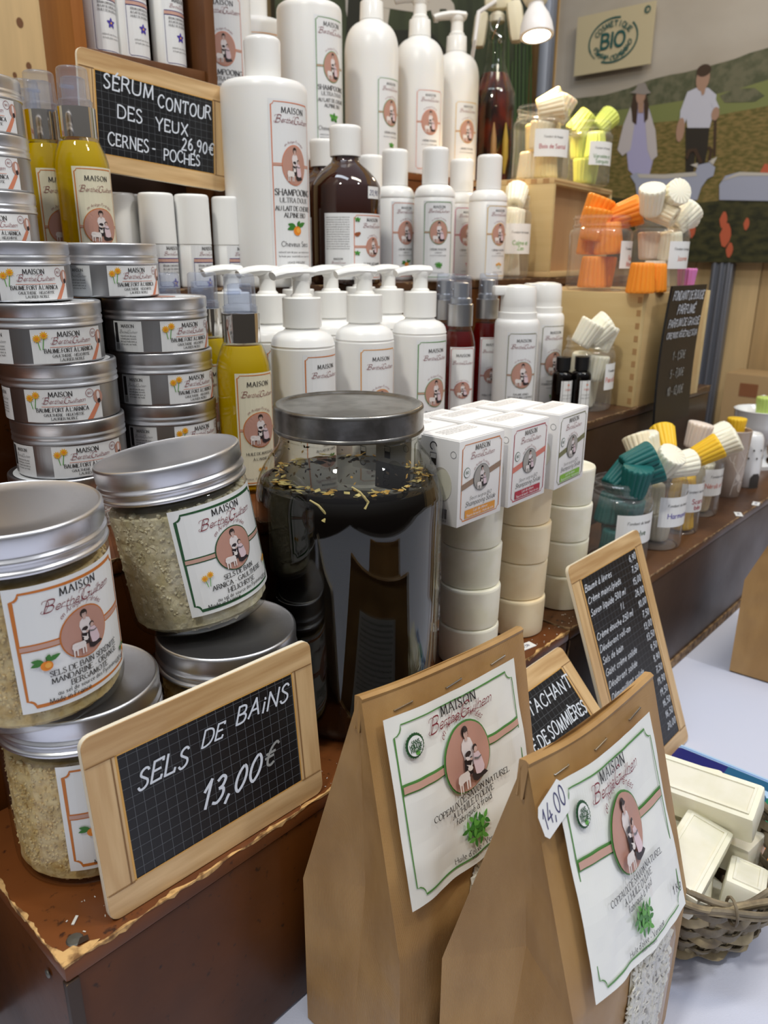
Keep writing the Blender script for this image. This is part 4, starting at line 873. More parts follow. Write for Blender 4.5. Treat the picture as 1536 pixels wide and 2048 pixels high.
a.build('printed_mark', cd, lambda u, v, h: tuple(ux*u+uy*v+nn*(h+.0006)), -1, .0003)
mat('rear_teal', (130, 150, 150), .4)
# dark green banner on the back wall
def back_uv(px, py): q = P(px, py, y=YW-.03); return (q.x, q.z)
u0, u1, v0, v1 = back_uv(560, 300)[0], back_uv(1062, 100)[0], .35, 1.35
bl = thing('goat_banner', 'dark green printed banner with a pale goat, behind the litre pump bottles', 'banner', (0, 0, 0))
box('banner_panel', (u0, YW-.028, v0), (u1, YW-.018, v1), MATS['b_night'], bl)
a = Art(); a.rect(u0, v0, u1, v1, 'b_green', 0)
def bq(pts, m, l): a.poly([back_uv(*p) for p in pts], m, l)
bq([(690, -60), (692, 20), (700, 60), (726, 20), (770, -10), (860, -60)], 'b_white', 1)
bq([(752, -10), (760, 14), (800, 20), (840, 26), (862, 20), (868, 45), (876, 45), (880, 18), (892, 18), (906, 36), (912, 32), (908, 8), (896, -8), (880, -20), (760, -30)], 'b_goat2', 2)
bq([(760, 14), (766, 60), (774, 60), (780, 18)], 'b_goat2', 2); bq([(836, 22), (846, 70), (852, 70), (850, 22)], 'b_goat2', 2)
bq([(700, -60), (745, -60), (750, 40), (720, 120), (690, 120)], 'b_night', 1); bq([(780, 60), (860, 60), (900, 110), (900, 220), (780, 220)], 'b_night', 1)
for k in range(16):
    px = 985+k*5; bq([(px, 330), (px+4, 330), (px+3+(k % 3)*3, 40+(k*37 % 90)), (px+(k % 3)*3, 50+(k*37 % 90))], 'b_green2', 3)
a.build('printed_scene', bl, lambda u, v, h: (u, YW-.0285-h, v), -1, .0004)
# aluminium posts of the stand
mat('post_alu', (128, 132, 142), .45, .7)
def post(label, x, y, w, az, zt=1.6):
    t = thing('stand_post', label, 'post', (x, y, 0), az); b = MB()
    b.box((-w/2, -.012, -.9), (w/2, .012, zt), .003); b.build('post_core', MATS['post_alu'], t)
    for k in (-1, 0, 1): MB().tube([(k*w*.33, -.013, -.9), (k*w*.33, -.013, zt)], w*.11, 10).build('rib', MATS['post_alu'], t)
q = P(1086, 80, y=YW-.04); post('aluminium stand post in the corner between the two banners', q.x, YW-.05, .05, .35)
q = P(1428, 640, x=XW-.03); post('aluminium stand post below the goat meadow banner', XW-.015, q.y, .05, -pi/2, P(1450, 524, x=XB).z-.002)
# cardboard carton behind the burners
mat('cardboard', (176, 146, 104), .7, bump=(60, .15, (1, 1, 8))); mat('tape_brown', (140, 92, 62), .35)
q = P(1452, 745, x=XW-.13)
cb = thing('cardboard_box', 'brown cardboard box standing against the right wall behind the burners', 'box', (XW-.13, q.y, ZT))
box('box_body', (0, -.55, .0012), (.1, 0, q.z-ZT), MATS['cardboard'], cb, .002); box('tape_patch', (-.0006, -.075, q.z-ZT-.05), (0, -.035, q.z-ZT-.02), MATS['tape_brown'], cb)
# ---- pine cubby with serum bottles
orange_pine = wood('orange_pine', (176, 112, 48), (146, 86, 32), 2, 9, .4, ring=5, coat=.2); shaded_brown_pine = wood('shaded_brown_pine', (112, 70, 36), (90, 54, 26), 2, 9, .45, ring=5); mat('cubby_dark', (44, 26, 16), .5)
YC = .75; xl = P(163, 100, y=YC).x-.006; xr_ = P(416, 150, y=YC).x; SH = .502
cu = thing('wall_cubby', 'tall orange-stained pine cubby holding the eye serum bottles', 'shelf', (xl, YC, Z3))
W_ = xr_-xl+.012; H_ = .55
box('side_panel', (0, 0, 0), (.012, .06, H_), orange_pine, cu, .0008); box('side_panel', (W_-.012, 0, 0), (W_, .06, H_), shaded_brown_pine, cu, .0008)  # right panel browner: the cubby's inner shade is put into its colour
box('back_panel', (.012, .054, 0), (W_-.012, .06, H_), MATS['cubby_dark'], cu); box('shelf', (.012, .004, SH-Z3-.012), (W_-.012, .054, SH-Z3), shaded_brown_pine, cu, .0008); box('shelf', (.012, .004, 0.0), (W_-.012, .054, .01), shaded_brown_pine, cu, .0008)
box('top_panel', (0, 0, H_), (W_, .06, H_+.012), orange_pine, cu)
# ================================================================== step 1: bath salts
def salt_mat(name, c, c2): return mat(name, c, .55, sss=.3, var=(c2, 130, (1, 1, 1), (.4, .65)), bump=(500, .5, (1, 1, 1)))
salt_mat('salt_gold', (238, 212, 156), (206, 172, 108)); salt_mat('salt_pale', (240, 230, 200), (214, 202, 164))
_ib = bmesh.new(); bmesh.ops.create_icosphere(_ib, subdivisions=1, radius=1); _ib.verts.index_update(); ICO = [v.co.copy() for v in _ib.verts]; ICF = [tuple(v.index for v in f.verts) for f in _ib.faces]; _ib.free()
def crystals(t, R, zb, zt, m, n, s0, s1, seed):
    """coarse crystals packed against the inside of the jar, over a rough core"""
    rng = random.Random(seed)
    def rf(r, z, a, j, k): return r*(.985+.02*noise.noise(Vector((cos(a)*9, sin(a)*9, z*300+seed)))) if r > R*.5 else r
    prof = [(0, zb), (R*.92, zb), (R*.985, zb+.003)]+[(R*.985, zb+.003+(zt-zb-.006)*i/22) for i in range(1, 23)]+[(R*.9, zt), (R*.4, zt+.003), (0, zt+.004)]
    v, f = lathevf(prof, 96, rf); b = MB(); b.add(v, f)
    for i in range(n):
        a = rng.uniform(-pi, pi*.15) if rng.random() < .8 else rng.uniform(0, 2*pi); z = rng.uniform(zb+.001, zt); s = rng.uniform(s0, s1); rr = R-s*.62
        rr *= .9+.1*min(1, z/.014)**.5; c = Vector((rr*cos(a), rr*sin(a), z)); q = [p*s*.5*rng.uniform(.75, 1.15) for p in ICO]
        Mr = Matrix.Rotation(rng.uniform(0, 6), 3, Vector((rng.random()-.5, rng.random()-.5, rng.random()-.5)))
        b.add([c+Mr @ p for p in q], ICF)
    o = b.build('bath_salts', m, t, 0); o['kind'] = 'stuff'; return o
SR, SH_ = .0435, .102
def salt_jar(kind, turn=0.0):
    def f():
        R, H = SR, SH_; t = thing('bath_salt_jar', 'jar', 'jar'); zb = H-.020
        lathe('jar_wall', [(0, .0012), (R*.8, .001), (R*.86, 0)]+rnd((R*.9, 0), (R*.985, .0008), (R*.985, .010), 6)+[(R*.985, .04), (R*.985, zb-.009)]+rnd((R*.985, zb-.005), (R*.98, zb-.001), (R*.93, zb), 5)+[(R*.9, zb+.002), (R*.9, H-.004)], MATS['clear_pet'], t, 80, cap=False)
        z0 = H-.0195
        lid = [(R*.93, z0), (R*.995, z0-.0002), (R*1.005, z0+.0008), (R*.995, z0+.0018), (R*.968, z0+.0024), (R*.965, z0+.0034), (R*.985, z0+.005), (R*1.0, z0+.006), (R*.992, z0+.0072), (R*.968, z0+.008), (R*.965, z0+.009), (R*.985, z0+.0104), (R*.985, H-.0035)]+rnd((R*.985, H-.0018), (R*.98, H), (R*.955, H+.0001), 4)+[(R*.93, H-.0006), (R*.6, H-.0005), (0, H-.0005)]
        lathe('screw_lid', lid, MATS['aluminium'], t, 240, 50, rf=lambda rr, z, a, j, k: rr*(1-.0075*(k % 2)) if (z0+.0098 < z < H-.003) else rr)
        w, h = .068, .0645; a = Art()
        if kind == 'orange':
            crystals(t, R*.955, .0022, zb-.007, MATS['salt_gold'], 2200, .0008, .0030, 5)
            maison(a, w, h, 'k_orange', .525, .195, [('SELS DE BAIN SÉRÉNITÉ', .265, .054, 'serif', 'k_black'), ('MANDARINE - ORANGE', .205, .054, 'serif', 'k_black'), ('BERGAMOTE', .145, .054, 'serif', 'k_black'), ('au sel de source des Pyrénées', .1, .042, 'small', 'k_black')], None, .872, .775, ms=.068, ns=.56, line=.0011)
            fruit(a, -w*.3, h*.365, w*.075, 5); fruit(a, w*.4, h*.15, w*.04, 5); a.text('400 gr', w*.33, h*.08, .04*w, 'k_black', 3, 'small'); a.text('Made in France', -w*.17, h*.05, .036*w, 'k_black', 3, 'small')
        else:
            crystals(t, R*.955, .0022, zb-.006, MATS['salt_pale'], 1500, .0016, .0062, 9)
            maison(a, w, h, 'k_dkgreen', .52, .195, [('SELS DE BAIN', .27, .054, 'serif', 'k_black'), ('ARNICA - GAULTHERIE', .205, .054, 'serif', 'k_black'), ('HÉLICHRYSE', .14, .054, 'serif', 'k_black'), ('au sel de source des Pyrénées', .09, .042, 'small', 'k_black')], None, .872, .775, ms=.068, ns=.56, line=.0011)
            arnica(a, -w*.3, h*.34, w*.09, 5, 2); arnica(a, w*.39, h*.24, w*.07, 5, 2); a.text('400 gr', w*.33, h*.07, .04*w, 'k_black', 3, 'small'); a.text('Made in France', -w*.2, h*.05, .036*w, 'k_black', 3, 'small')
        a.build('label', t, cylmap(R*.986, .0125, -pi/2+turn), base=(-w/2, 0, w/2, h, 'paper_white')); return t
    return Kind(f)
sj_o, sj_g = salt_jar('orange'), salt_jar('green')
YS = .369
x = .1585
sj_o.put('gold bath salt jar on the chest, half hidden by the bath salts sign', (x, YS, Z1), .02, 'bath salt jars')
x2 = .2515; sj_o.put('bath salt jar behind the top of the bath salts sign, only its metal lid showing', (x2, .361, Z1), .5, 'bath salt jars')
x = .1405
sj_o.put('gold bath salt jar with orange-framed label, stacked at the left edge', (x, .372, Z1+SH_+.0005), .22, 'bath salt jars', rot=(radians(.5), radians(-1.5), .22))
x = .2505
# leans towards the left, resting on both lids below
tl = radians(8.5); Mt = Matrix.Rotation(-tl, 3, Vector((ray(768, 1024).x, ray(768, 1024).y, 0)).normalized()) @ Matrix.Rotation(.10, 3, 'Z')
sj_g.put('coarse pale bath salt jar with green-framed arnica label, leaning on the lids below', (x, .383, Z1+SH_+.006), 0, 'bath salt jars', rot=Mt.to_euler())
# ------------------------------------------------------------------ the big maceration jar
mj = thing('maceration_jar', 'big glass jar of dark herb oil with a grey metal lid', 'jar', (P(700, 1100, y=.3605).x, .3605, Z1))
R = .0655; JZ = 1.045
outer = [(0, .002), (.036, .0015), (.046, 0)]+rnd((.052, .0), (.062, .004), (.0635, .016), 6)+[(.0645, .05), (.0652, .1), (.0655, .142)]+rnd((.0655, .156), (.0645, .172), (.053, .1855), 8)+rnd((.0495, .1895), (.0475, .1925), (.0475, .197), 4)+[(.0492, .1985), (.0492, .2005), (.0462, .202), (.0462, .211)]
outer = [(r*.985, z*JZ) for r, z in outer]
lathe('glass_wall', outer, shell('jar_glass', (248, 248, 240), .015, 1.55), mj, 96, cap=False)
lv = .177; inn = [(r*.972, max(z, .004)) for r, z in outer if z < lv]; inn[0] = (0, .004)
lathe('herb_oil', inn+[(.056, lv), (.054, lv+.0002), (0, lv)], MATS['dark_oil'], mj, 96, 40)
lathe('metal_lid', [(r, z*JZ) for r, z in [(.0462, .2005), (.0500, .2005), (.0507, .2012), (.0505, .2025), (.0500, .2030), (.0500, .2145)]+rnd((.0500, .2158), (.0498, .2172), (.0478, .2173), 3)+[(.0455, .2166), (.0445, .2158), (.042, .2158), (.03, .2165), (0, .2166)]], mat('lid_grey', (150, 149, 146), .3, 1, bump=(90, .15, (1, 1, 1)), var=((118, 116, 112), 60, (1, 1, 1))), mj, 96, 40)
mat('herb_gold', (196, 152, 72), .5, sss=.2); mat('herb_pale', (206, 190, 130), .5); mat('herb_dark', (58, 44, 24), .5)
def flakes(name, n, ra, rb, za, zb, s, mts, seed, parent, az=(0, 2*pi), wall=False):
    rng = random.Random(seed); b = MB()
    for i in range(n):
        a = rng.uniform(*az); z = rng.uniform(za, zb)
        r = rng.uniform(ra, rb) if not wall else wall_r(z)-.0016
        L_, w = rng.uniform(.4, 1)*s, rng.uniform(.2, .5)*s; c = Vector((r*cos(a), r*sin(a), z))
        Mr = Matrix.Rotation(rng.uniform(0, 6), 3, 'Z') @ Matrix.Rotation(rng.uniform(-.5, .5), 3, 'X') if not wall else Matrix.Rotation(a, 3, 'Z') @ Matrix.Rotation(pi/2, 3, 'Y') @ Matrix.Rotation(rng.uniform(0, 6), 3, 'Z')
        p = [(-L_/2, 0, 0), (-L_*.1, -w/2, .0002), (L_/2, 0, .0004), (L_*.1, w/2, .0002)]
        b.add([c+Mr @ Vector(q) for q in p]+[c+Mr @ (Vector(q)+Vector((0, 0, .0003))) for q in p], [(0, 1, 2, 3), (7, 6, 5, 4), (0, 4, 5, 1), (1, 5, 6, 2), (2, 6, 7, 3), (3, 7, 4, 0)], rng.randrange(len(mts)))
    o = b.build(name, mts, parent, 0); o['kind'] = 'stuff'; return o
def wall_r(z):
    for (r0, z0), (r1, z1) in zip(outer, outer[1:]):
        if z0 <= z <= z1 and z1 > z0: return r0+(r1-r0)*(z-z0)/(z1-z0)
    return .05
flakes('floating_petals', 150, .044, .055, lv+.0003, lv+.002, .009, [MATS['herb_gold'], MATS['herb_pale']], 3, mj)
flakes('herb_bits', 70, 0, 0, lv+.003, .195, .004, [MATS['herb_dark'], MATS['herb_dark'], MATS['herb_gold']], 6, mj, wall=True)
b = MB(); ag = -2.15
for k, (an, zz) in enumerate(((-2.2, .176), (-2.62, .168))):
    rr = wall_r(zz)-.002; c = Vector((rr*cos(an), rr*sin(an), zz)); b.tube([c+Vector((0, 0, -.004)), c+Vector((.002, -.001, .0)), c+Vector((-.003, .001, .007)), c+Vector((-.008, .003, .011))], [.0016, .0009, .0007, .0005], 8)
b.build('herb_stem', MATS['herb_pale'], mj)
# ------------------------------------------------------------------ soap pucks and cartons
pk_i, pk_b = puck('soap_ivory'), puck('soap_blush')
ordn = ['bottom', 'second from the bottom', 'second from the top', 'top']
PH = .0345
rng = random.Random(4)
for (px, kd, nm, yy) in ((941, pk_i, 'of the ivory stack beside the dark jar', .338), (1038, pk_b, 'of the beige stack between ivory ones', .338), (1120, pk_i, 'of the ivory stack beside the teal melts', .338)):
    x = P(px, 1130, y=yy).x
    for k in range(4):
        kd.put('%s %s soap puck %s' % (ordn[k], 'ivory' if kd is pk_i else 'beige', nm), (x+rng.uniform(-.0012, .0012), yy+rng.uniform(-.0012, .0012), Z1+.0004+PH*k), rng.uniform(0, 6), 'solid soap pucks in stacks')
    pass
CZ = Z1+.0006+PH*4
ct_o, ct_p, ct_g = soap_carton('k_orange', ('k_mustard', 'k_taupe')), soap_carton('k_crimson', ('k_crimson', 'k_salmon')), soap_carton('k_olive', ('k_lime', 'k_olive'))
for kd, xc, rz, lb in ((ct_o, .434, .0, 'white shampoo bar carton with an orange strip, on the left soap stack'), (ct_p, .4965, .02, 'white shampoo bar carton with a crimson strip, on the beige soap stack'), (ct_g, .561, .07, 'white shampoo bar carton with a lime strip, on the right soap stack')):
    kd.put(lb, (xc+.003, .322, CZ), rz, 'shampoo bar cartons')
for xc, kd, nm in ((.428, ct_g, 'left'), (.489, ct_o, 'middle'), (.550, ct_p, 'right')): kd.put('%s shampoo bar carton of the second row, on the soap stacks behind the front cartons' % nm, (xc, .3575, CZ), .01, 'shampoo bar cartons')
bk = ['left', 'middle', 'right']
for k, (xc, kd) in enumerate(((.438, ct_p), (.50, ct_o), (.562, ct_g))):
    for j in range(3): kd.put('%s shampoo bar carton in the %s rear pile behind the front cartons' % (('bottom', 'middle', 'top')[j], bk[k]), (xc+.004*j, .400, Z1+.0004+.0642*j), (.03, -.04, .05)[j], 'shampoo bar cartons in the rear piles')
# a side pile showing past the right stack
for j in range(2): ct_g.put(('lower' if j == 0 else 'upper')+' shampoo bar carton squeezed between the right soap stack and the teal jar', (.655, .395, Z1+.0004+.0636*j), -.1, 'shampoo bar cartons in the side pile')
# ------------------------------------------------------------------ melt jars of the first step
jg = 'open jars of wax melts'
def mj_put(px0, px1, ym, yy, zz, h, lines, colm, label, rz=0, r=None, lw=.05, rot=0):
    x, rr = XR(px0, px1, ym, yy); r = r or rr
    key = melt_jar(r, h, lines, colm, lw=lw); key.location = (x, yy, zz); key.rotation_euler = (0, 0, rz); tag(key, label, 'jar', jg); return x, r
x, r = mj_put(1174, 1298, 1050, .35, Z1, .092, ['Selve'], 'k_dkgreen', 'clear jar of teal wax melts labelled Selve, next to the soap stacks', -.4, lw=.054)
g = 'teal melts in the front jar'
fill_melts((x, .35, Z1), r, .09, ['teal'], 'teal melt inside the front jar', g, 6,
 [('teal', 'teal wax melt at the upper left of the heap, leaning back', -.012, .008, .082, .9, .3, 1), ('teal', 'teal wax melt lying across the top of the heap, wide end to the right', -.006, -.002, .106, .2, 1.15, -.5), ('teal', 'teal wax melt poking over the right rim of its jar', .006, -.006, .092, .3, 1.1, -.6), ('teal', 'teal wax melt standing upright at the left front of the heap', -.008, -.016, .078, .1, -.15, .4)], .98, 2)
x, r = mj_put(1262, 1364, 1040, .338, Z1, .098, ['Harmonie'], 'k_violet', 'clear jar of ivory wax melts labelled Harmonie in purple', -.3)
g = 'ivory melts in the Harmonie jar'
fill_melts((x, .338, Z1), r, .09, ['ivory'], 'ivory melt inside the Harmonie jar', g, 6,
 [('ivory', 'ivory wax melt lying with its hollow end facing right over the purple-labelled jar', -.012, -.010, .096, .15, 1.45, -.35), ('ivory', 'white wax melt leaning left at the front of the purple-labelled jar', -.02, -.002, .09, .5, -.4, .3), ('cream', 'creamy wax melt at the back left top of the purple-labelled jar', -.018, .016, .098, -.5, .2, 0), ('ivory', 'white wax melt at the back of the purple-labelled jar heap', .004, .018, .096, -.3, .1, 1)], .95, 3)
x, r = mj_put(1330, 1401, 1000, .335, Z1, .098, ['Scara', 'bée'], 'k_crimson', 'clear jar of yellow wax melts with a red-lettered label', -.3, lw=.045)
g = 'yellow melts in the narrow jar'
fill_melts((x, .335, Z1), r, .09, ['yellow'], 'yellow melt inside the narrow jar', g, 4,
 [('yellow', 'yellow wax melt lying tipped forward on the rim of the narrow jar', .002, -.006, .092, .5, .9, -.4), ('yellow', 'yellow wax melt at the back of the yellow heap, showing its ridges', -.02, .02, .1, -.4, .8, .2)], .95, 4)
x, r = mj_put(1367, 1441, 960, .345, Z1, .098, ['Néroli et Yuzu'], 'k_salmon', 'clear jar of cream wax melts labelled Néroli, left of the taupe mug', -.15, lw=.048)
g = 'cream melts in the jar beside the taupe mug'
fill_melts((x, .345, Z1), r, .09, ['cream', 'ivory'], 'cream melt inside the Néroli jar', g, 4,
 [('ivory', 'ivory wax melt lying on top of the heap beside the taupe burner', -.006, .0, .098, .2, 1.3, -.3), ('blush', 'pinkish wax melt standing on top of the heap beside the taupe mug', -.024, .008, .09, .15, .1, 0), ('ivory', 'ivory wax melt leaning over the rim nearest the taupe mug', .002, -.008, .086, .6, .9, -.5)], .95, 5)
# burners
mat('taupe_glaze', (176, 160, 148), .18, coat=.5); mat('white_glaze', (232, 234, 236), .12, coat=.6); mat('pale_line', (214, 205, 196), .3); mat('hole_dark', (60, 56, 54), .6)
x, r = XR(1424, 1493, 930, .348); r = .0225
bm_ = thing('wax_burner', 'tall taupe ceramic wax burner with pale branches, a yellow melt in its top', 'burner', (x, .348, Z1)); h = .094
lathe('burner_body', [(0, 0), (r*.78, 0), (r*.82, .0015), (r*.9, .03), (r, .07), (r*1.04, h)]+[(r*1.0, h+.001), (r*.95, h), (r*.93, h-.008), (r*.5, h-.011), (0, h-.012)], MATS['taupe_glaze'], bm_, 56)
a = Art()
a.line(crom([(-.012, .004), (-.008, .03), (.0, .05), (.004, .075)], 4), .0011, 'pale_line')
for (x0, y0, x1, y1, x2, y2) in ((-.006, .036, -.014, .05, -.013, .062), (-.002, .046, .008, .052, .013, .064), (.001, .056, -.006, .066, -.005, .076), (.003, .066, .010, .07, .012, .08), (-.01, .018, .0, .024, .006, .018), (.008, .054, .014, .056, .018, .054), (-.012, .05, -.018, .054, -.02, .06)): a.line(crom([(x0, y0), (x1, y1), (x2, y2)], 4), .0009, 'pale_line')
a.blob(.003, .016, .005, .008, 'pale_line', 1); a.blob(.003, .016, .0036, .0062, 'taupe_glaze', 2); a.blob(-.004, .03, .0035, .006, 'pale_line', 1, 12, .4)
a.build('branch_motif', bm_, cylmap(r*.93, 0, -pi/2-.35, lambda z: r*(.82+.22*z/h)+.0003))
fondant('yellow', 'yellow wax melt sitting in the top of the taupe burner', (x-.002, .346, h-.010), (0, 0, .3), .74)

bs = thing('wax_burner', 'small white ceramic burner with round holes, right of the taupe burner', 'burner', (P(1487, 960, y=.345).x+.004, .345, Z1)); r = .019
lathe('burner_body', [(0, 0), (r*.9, 0), (r, .003), (r*1.05, .03), (r*.98, .06)]+rnd((r*.95, .07), (r*.85, .078), (r*.7, .079))+[(r*.6, .077), (0, .074)], MATS['white_glaze'], bs, 40)
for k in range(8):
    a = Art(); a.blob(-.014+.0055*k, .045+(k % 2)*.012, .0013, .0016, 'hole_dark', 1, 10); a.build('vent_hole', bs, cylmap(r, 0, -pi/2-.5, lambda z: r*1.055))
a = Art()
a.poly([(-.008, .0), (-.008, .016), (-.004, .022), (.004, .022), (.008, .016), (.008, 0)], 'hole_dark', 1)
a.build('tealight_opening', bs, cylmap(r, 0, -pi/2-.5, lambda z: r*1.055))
bw = thing('wax_burner', 'large white ceramic burner with a wide bowl and a round knob', 'burner', (P(1512, 900, y=.372).x, .372, Z1)); r = .034
lathe('burner_body', [(0, 0), (r*.9, 0), (r*.92, .006), (r*.7, .012), (r*.5, .024), (r*.46, .034), (r*.7, .042), (r*1.02, .054), (r*1.14, .07), (r*1.2, .090), (r*1.24, .0925)]+[(r*1.2, .0930), (r*1.12, .088), (r*.8, .081), (0, .08)], MATS['white_glaze'], bw, 56)
MB().lathe([(0, .084), (.006, .086), (.0045, .092), (.0075, .098), (.0085, .104), (.007, .110), (0, .1125)], 24, M=Matrix.Translation((.017, .006, 0))).build('knob', MATS['white_glaze'], bw)
box('tealight_tray', (-.012, -r*.95, .004), (.012, -r*.6, .02), MATS['chrome'], bw, .002)
fondant('pistachio', 'pistachio green wax melt in the bowl of the large white burner', (bw.location.x-.010, .366, .083), (0, 0, .3), .85)
# small white price tags on the front edge of the step
for k, (px, py, lb) in enumerate(((1477, 1028, 'tiny white price tag lying in front of the taupe burner'), (1512, 1007, 'tiny white price tag lying in front of the white burners'), (1052, 1292, 'tiny white price tag beside the corner of the first kraft bag'))):
    q = P(px, py, z=Z1+.0008); M_ = Matrix.Rotation((.5, .2, -.2)[k], 4, 'Z'); b = MB(); b.box((-.0085, -.0045, 0), (.0085, .0045, .0005), M=M_); t = b.build('price_tag', MATS['paper_white'], None, 0, (q.x, q.y, Z1+.0003)); tag(t, lb, 'price tag', 'price tags on the step')
    a = Art(); a.text(('9,90', '24,00', '7,50')[k], 0, -.0015, .0032, 'k_blueink', 1, 'chalk'); a.build('price', t, lambda u, v, h: tuple(M_ @ Vector((u, v, .0005+h))), -1)
# ================================================================== step 2: tins, oils, pumps
tn = tin(); YT = .53; gt = 'arnica balm tins in stacks'; TH = .0387
names4 = ['bottom', 'second', 'third', 'top']
xs1 = P(116, 740, y=YT).x; xs2 = P(326, 725, y=YT).x
off1 = (-.006, .001, -.003, -.004); off2 = (.003, .003, .002, .0)
for k in range(4):
    tn.put('%s arnica balm tin in the left main stack' % (names4[k] if k else 'lowest'), (xs1+off1[3-k]+(.006 if k == 1 else 0), YT, Z2+.0004+TH*k), (.2, -.12, -.42, .02)[k], gt)
for k in range(4):
    tn.put('%s arnica balm tin in the right main stack, next to the yellow oil bottle' % (names4[k] if k else 'lowest'), (xs2+off2[k], YT+.004, Z2+.0004+TH*k), (.1, .22, .2, .18)[k], gt)
z = Z2+.0008+TH*4
q = P(222, 550, y=.552); o = tn.put('arnica balm tin bridging the two main stacks', (q.x, .552, z), .1, gt); o.scale = (.9, .9, .95)
q = P(40, 553, y=.535); o = tn.put('arnica balm tin on top of the left main stack, cut by the frame', (q.x, .54, z), -.05, gt); o.scale = (.9, .9, .95)
for k in range(4):
    q = P((-26, -26, -26, -28)[k], 440, y=.612); o = tn.put('arnica balm tin %s in the high stack at the upper left edge' % ('lowest', 'second from below', 'third from below', 'topmost')[k], (q.x, .612, Z3+.0003+.0363*k), (-.1, -.15, -.25, -.1)[k], gt); o.scale = (.9, .9, .94)
q = P(-72, 925, y=.478); tn.put('arnica balm tin in the front left corner, only its right side showing', (q.x, .478, Z2+.0004), .75, gt)
# oil bottles
ob = oil_bottle(); rb = oil_bottle(True); go = 'yellow massage oil spray bottles'
x = P(490, 800, y=.5).x; ob.put('tall yellow massage oil bottle with chrome collar, left of the big dark jar', (x, .5, Z2), -.12, go)
x = P(413, 700, y=.565).x; ob.put('yellow massage oil bottle behind the nearest one, beside the tins', (x, .565, Z2), .0, go)
x = P(340, 600, y=.57).x-.004; ob.put('massage oil bottle whose clear cap shows between tins and pumps', (x, .57, Z2), .1, go)
x = P(171, 400, y=.645).x; ob.put('yellow massage oil bottle in front of the chalkboard for the eye serum', (x, .645, Z3), .0, go)
x = P(106, 400, y=.68).x; ob.put('yellow massage oil bottle second behind the chalkboard corner, middle of three', (x, .68, Z3), -.08, go)
x = P(72, 380, y=.722).x; ob.put('yellow massage oil bottle furthest left of three, mostly hidden by tins', (x, .722, Z3), .1, go)
bo = thing('oil_bottle_large', 'peach-labelled massage oil bottle at the top left edge of the picture', 'bottle', (P(-112, 100, y=.69).x, .71, Z3), -.1)
lathe('glass_bottle', [(0, 0)]+rnd((.03, 0), (.034, 0), (.034, .005))+[(.034, .215)]+rnd((.034, .23), (.03, .25), (.014, .255))+[(.013, .262)], MATS['yellow_oil'], bo, 40); lathe('cap', [(.014, .258), (.0145, .259), (.0145, .285), (0, .286)], MATS['chrome'], bo, 32)
a = Art(); maison(a, .062, .14, 'k_coral', .5, .22, [('HUILE DE MASSAGE', .26, .07, 'serif', 'k_black'), ("À L'ARNICA", .2, .07, 'serif', 'k_black')], ('arnica', .02, .1, .12), .88, .79, ms=.1, ns=.7); a.build('label', bo, cylmap(.034, .06), base=(-.031, 0, .031, .14, 'paper_cream'))
for px, yy, lb in ((917, .505, 'dark red hair oil spray bottle in front, silver collar'), (970, .545, 'dark red hair oil spray bottle to the right of the front one'), (890, .57, 'red hair oil bottle at the back left, only its silver cap showing')):
    rb.put(lb, (P(px, 720 if px != 890 else 640, y=yy).x, yy, Z2), {917: -.62, 970: -.48, 890: -.5}[px], 'red hair oil spray bottles')
# pump bottles
p_or, p_ye, p_gr = pump_small('k_orange', 'fruit'), pump_small('k_mustard', 'fruit'), pump_small('k_green', 'mint', ('SHAMPOOING', 'ULTRA DOUX'))
gp = 'small white pump bottles'
for kd, px, yy, rz, lb in ((p_or, 606, .5, .05, 'white pump bottle with orange-framed label behind the big jar lid, left of three'), (p_ye, 729, .5, -.2, 'white pump bottle with mustard-framed label behind the big jar lid, middle of three'), (p_gr, 838, .505, -.18, 'white pump bottle with green-framed label, left of the red hair oil'),
                       (p_or, 540, .556, -.05, 'white pump bottle in the second row, right behind the nearest yellow oil bottle'), (p_ye, 664, .562, .1, 'white pump bottle in the second row, between the orange and mustard ones'), (p_gr, 776, .565, .1, 'white pump bottle in the second row, between the mustard and green ones'),
                       (p_ye, 470, .61, 0, 'white pump bottle in the third row, left end, below the eye serum bottles'), (p_or, 600, .622, .15, 'white pump bottle in the third row, middle, below the large shampoo'), (p_gr, 722, .622, .1, 'white pump bottle in the third row, right end, below the amber elixir')):
    kd.put(lb, (P(px, 700, y=yy).x, yy, Z2), rz, gp)
al = Kind(airless)
al.put('white airless pump bottle of hair balm, right of the red oils', (P(1030, 720, y=.5).x, .5, Z2), -.62, 'airless pump bottles')
al.put('white airless pump bottle behind the first, next to the black vials', (P(1082, 720, y=.53).x, .53, Z2), -.32, 'airless pump bottles')
def vial():
    t = thing('black_vial', 'v', 'bottle'); r = .0125
    lathe('vial_body', [(0, 0), (r*.95, 0), (r, .001), (r, .042)]+rnd((r, .046), (r*.9, .05), (r*.6, .051))+[(r*.6, .053)], MATS['dark_oil'], t, 32)
    lathe('black_cap', [(r*.7, .052), (r*.72, .068), (0, .069)], MATS['black_cap'], t, 60, rf=lambda rr, z, a, j, k: rr*(1-.02*(k % 2)))
    a = Art(); a.text('Huile', 0, .024, .0028, 'k_salmon', 1, 'small'); greek(a, 0, .018, .014, .0016); greek(a, 0, .014, .014, .0016, seed=5); a.blob(0, .031, .0016, .0012, 'k_coral', 1, 8)
    a.build('label', t, cylmap(r, .004), base=(-.0095, 0, .0095, .036, 'paper_white')); return t
vl = Kind(vial)
vl.put('small black vial with white label, right one of the pair', (P(1161, 765, y=.468).x, .468, Z2), -.35, 'black vials'); vl.put('small black vial with white label, left one beside the airless pump', (P(1124, 765, y=.483).x, .483, Z2), -.35, 'black vials')
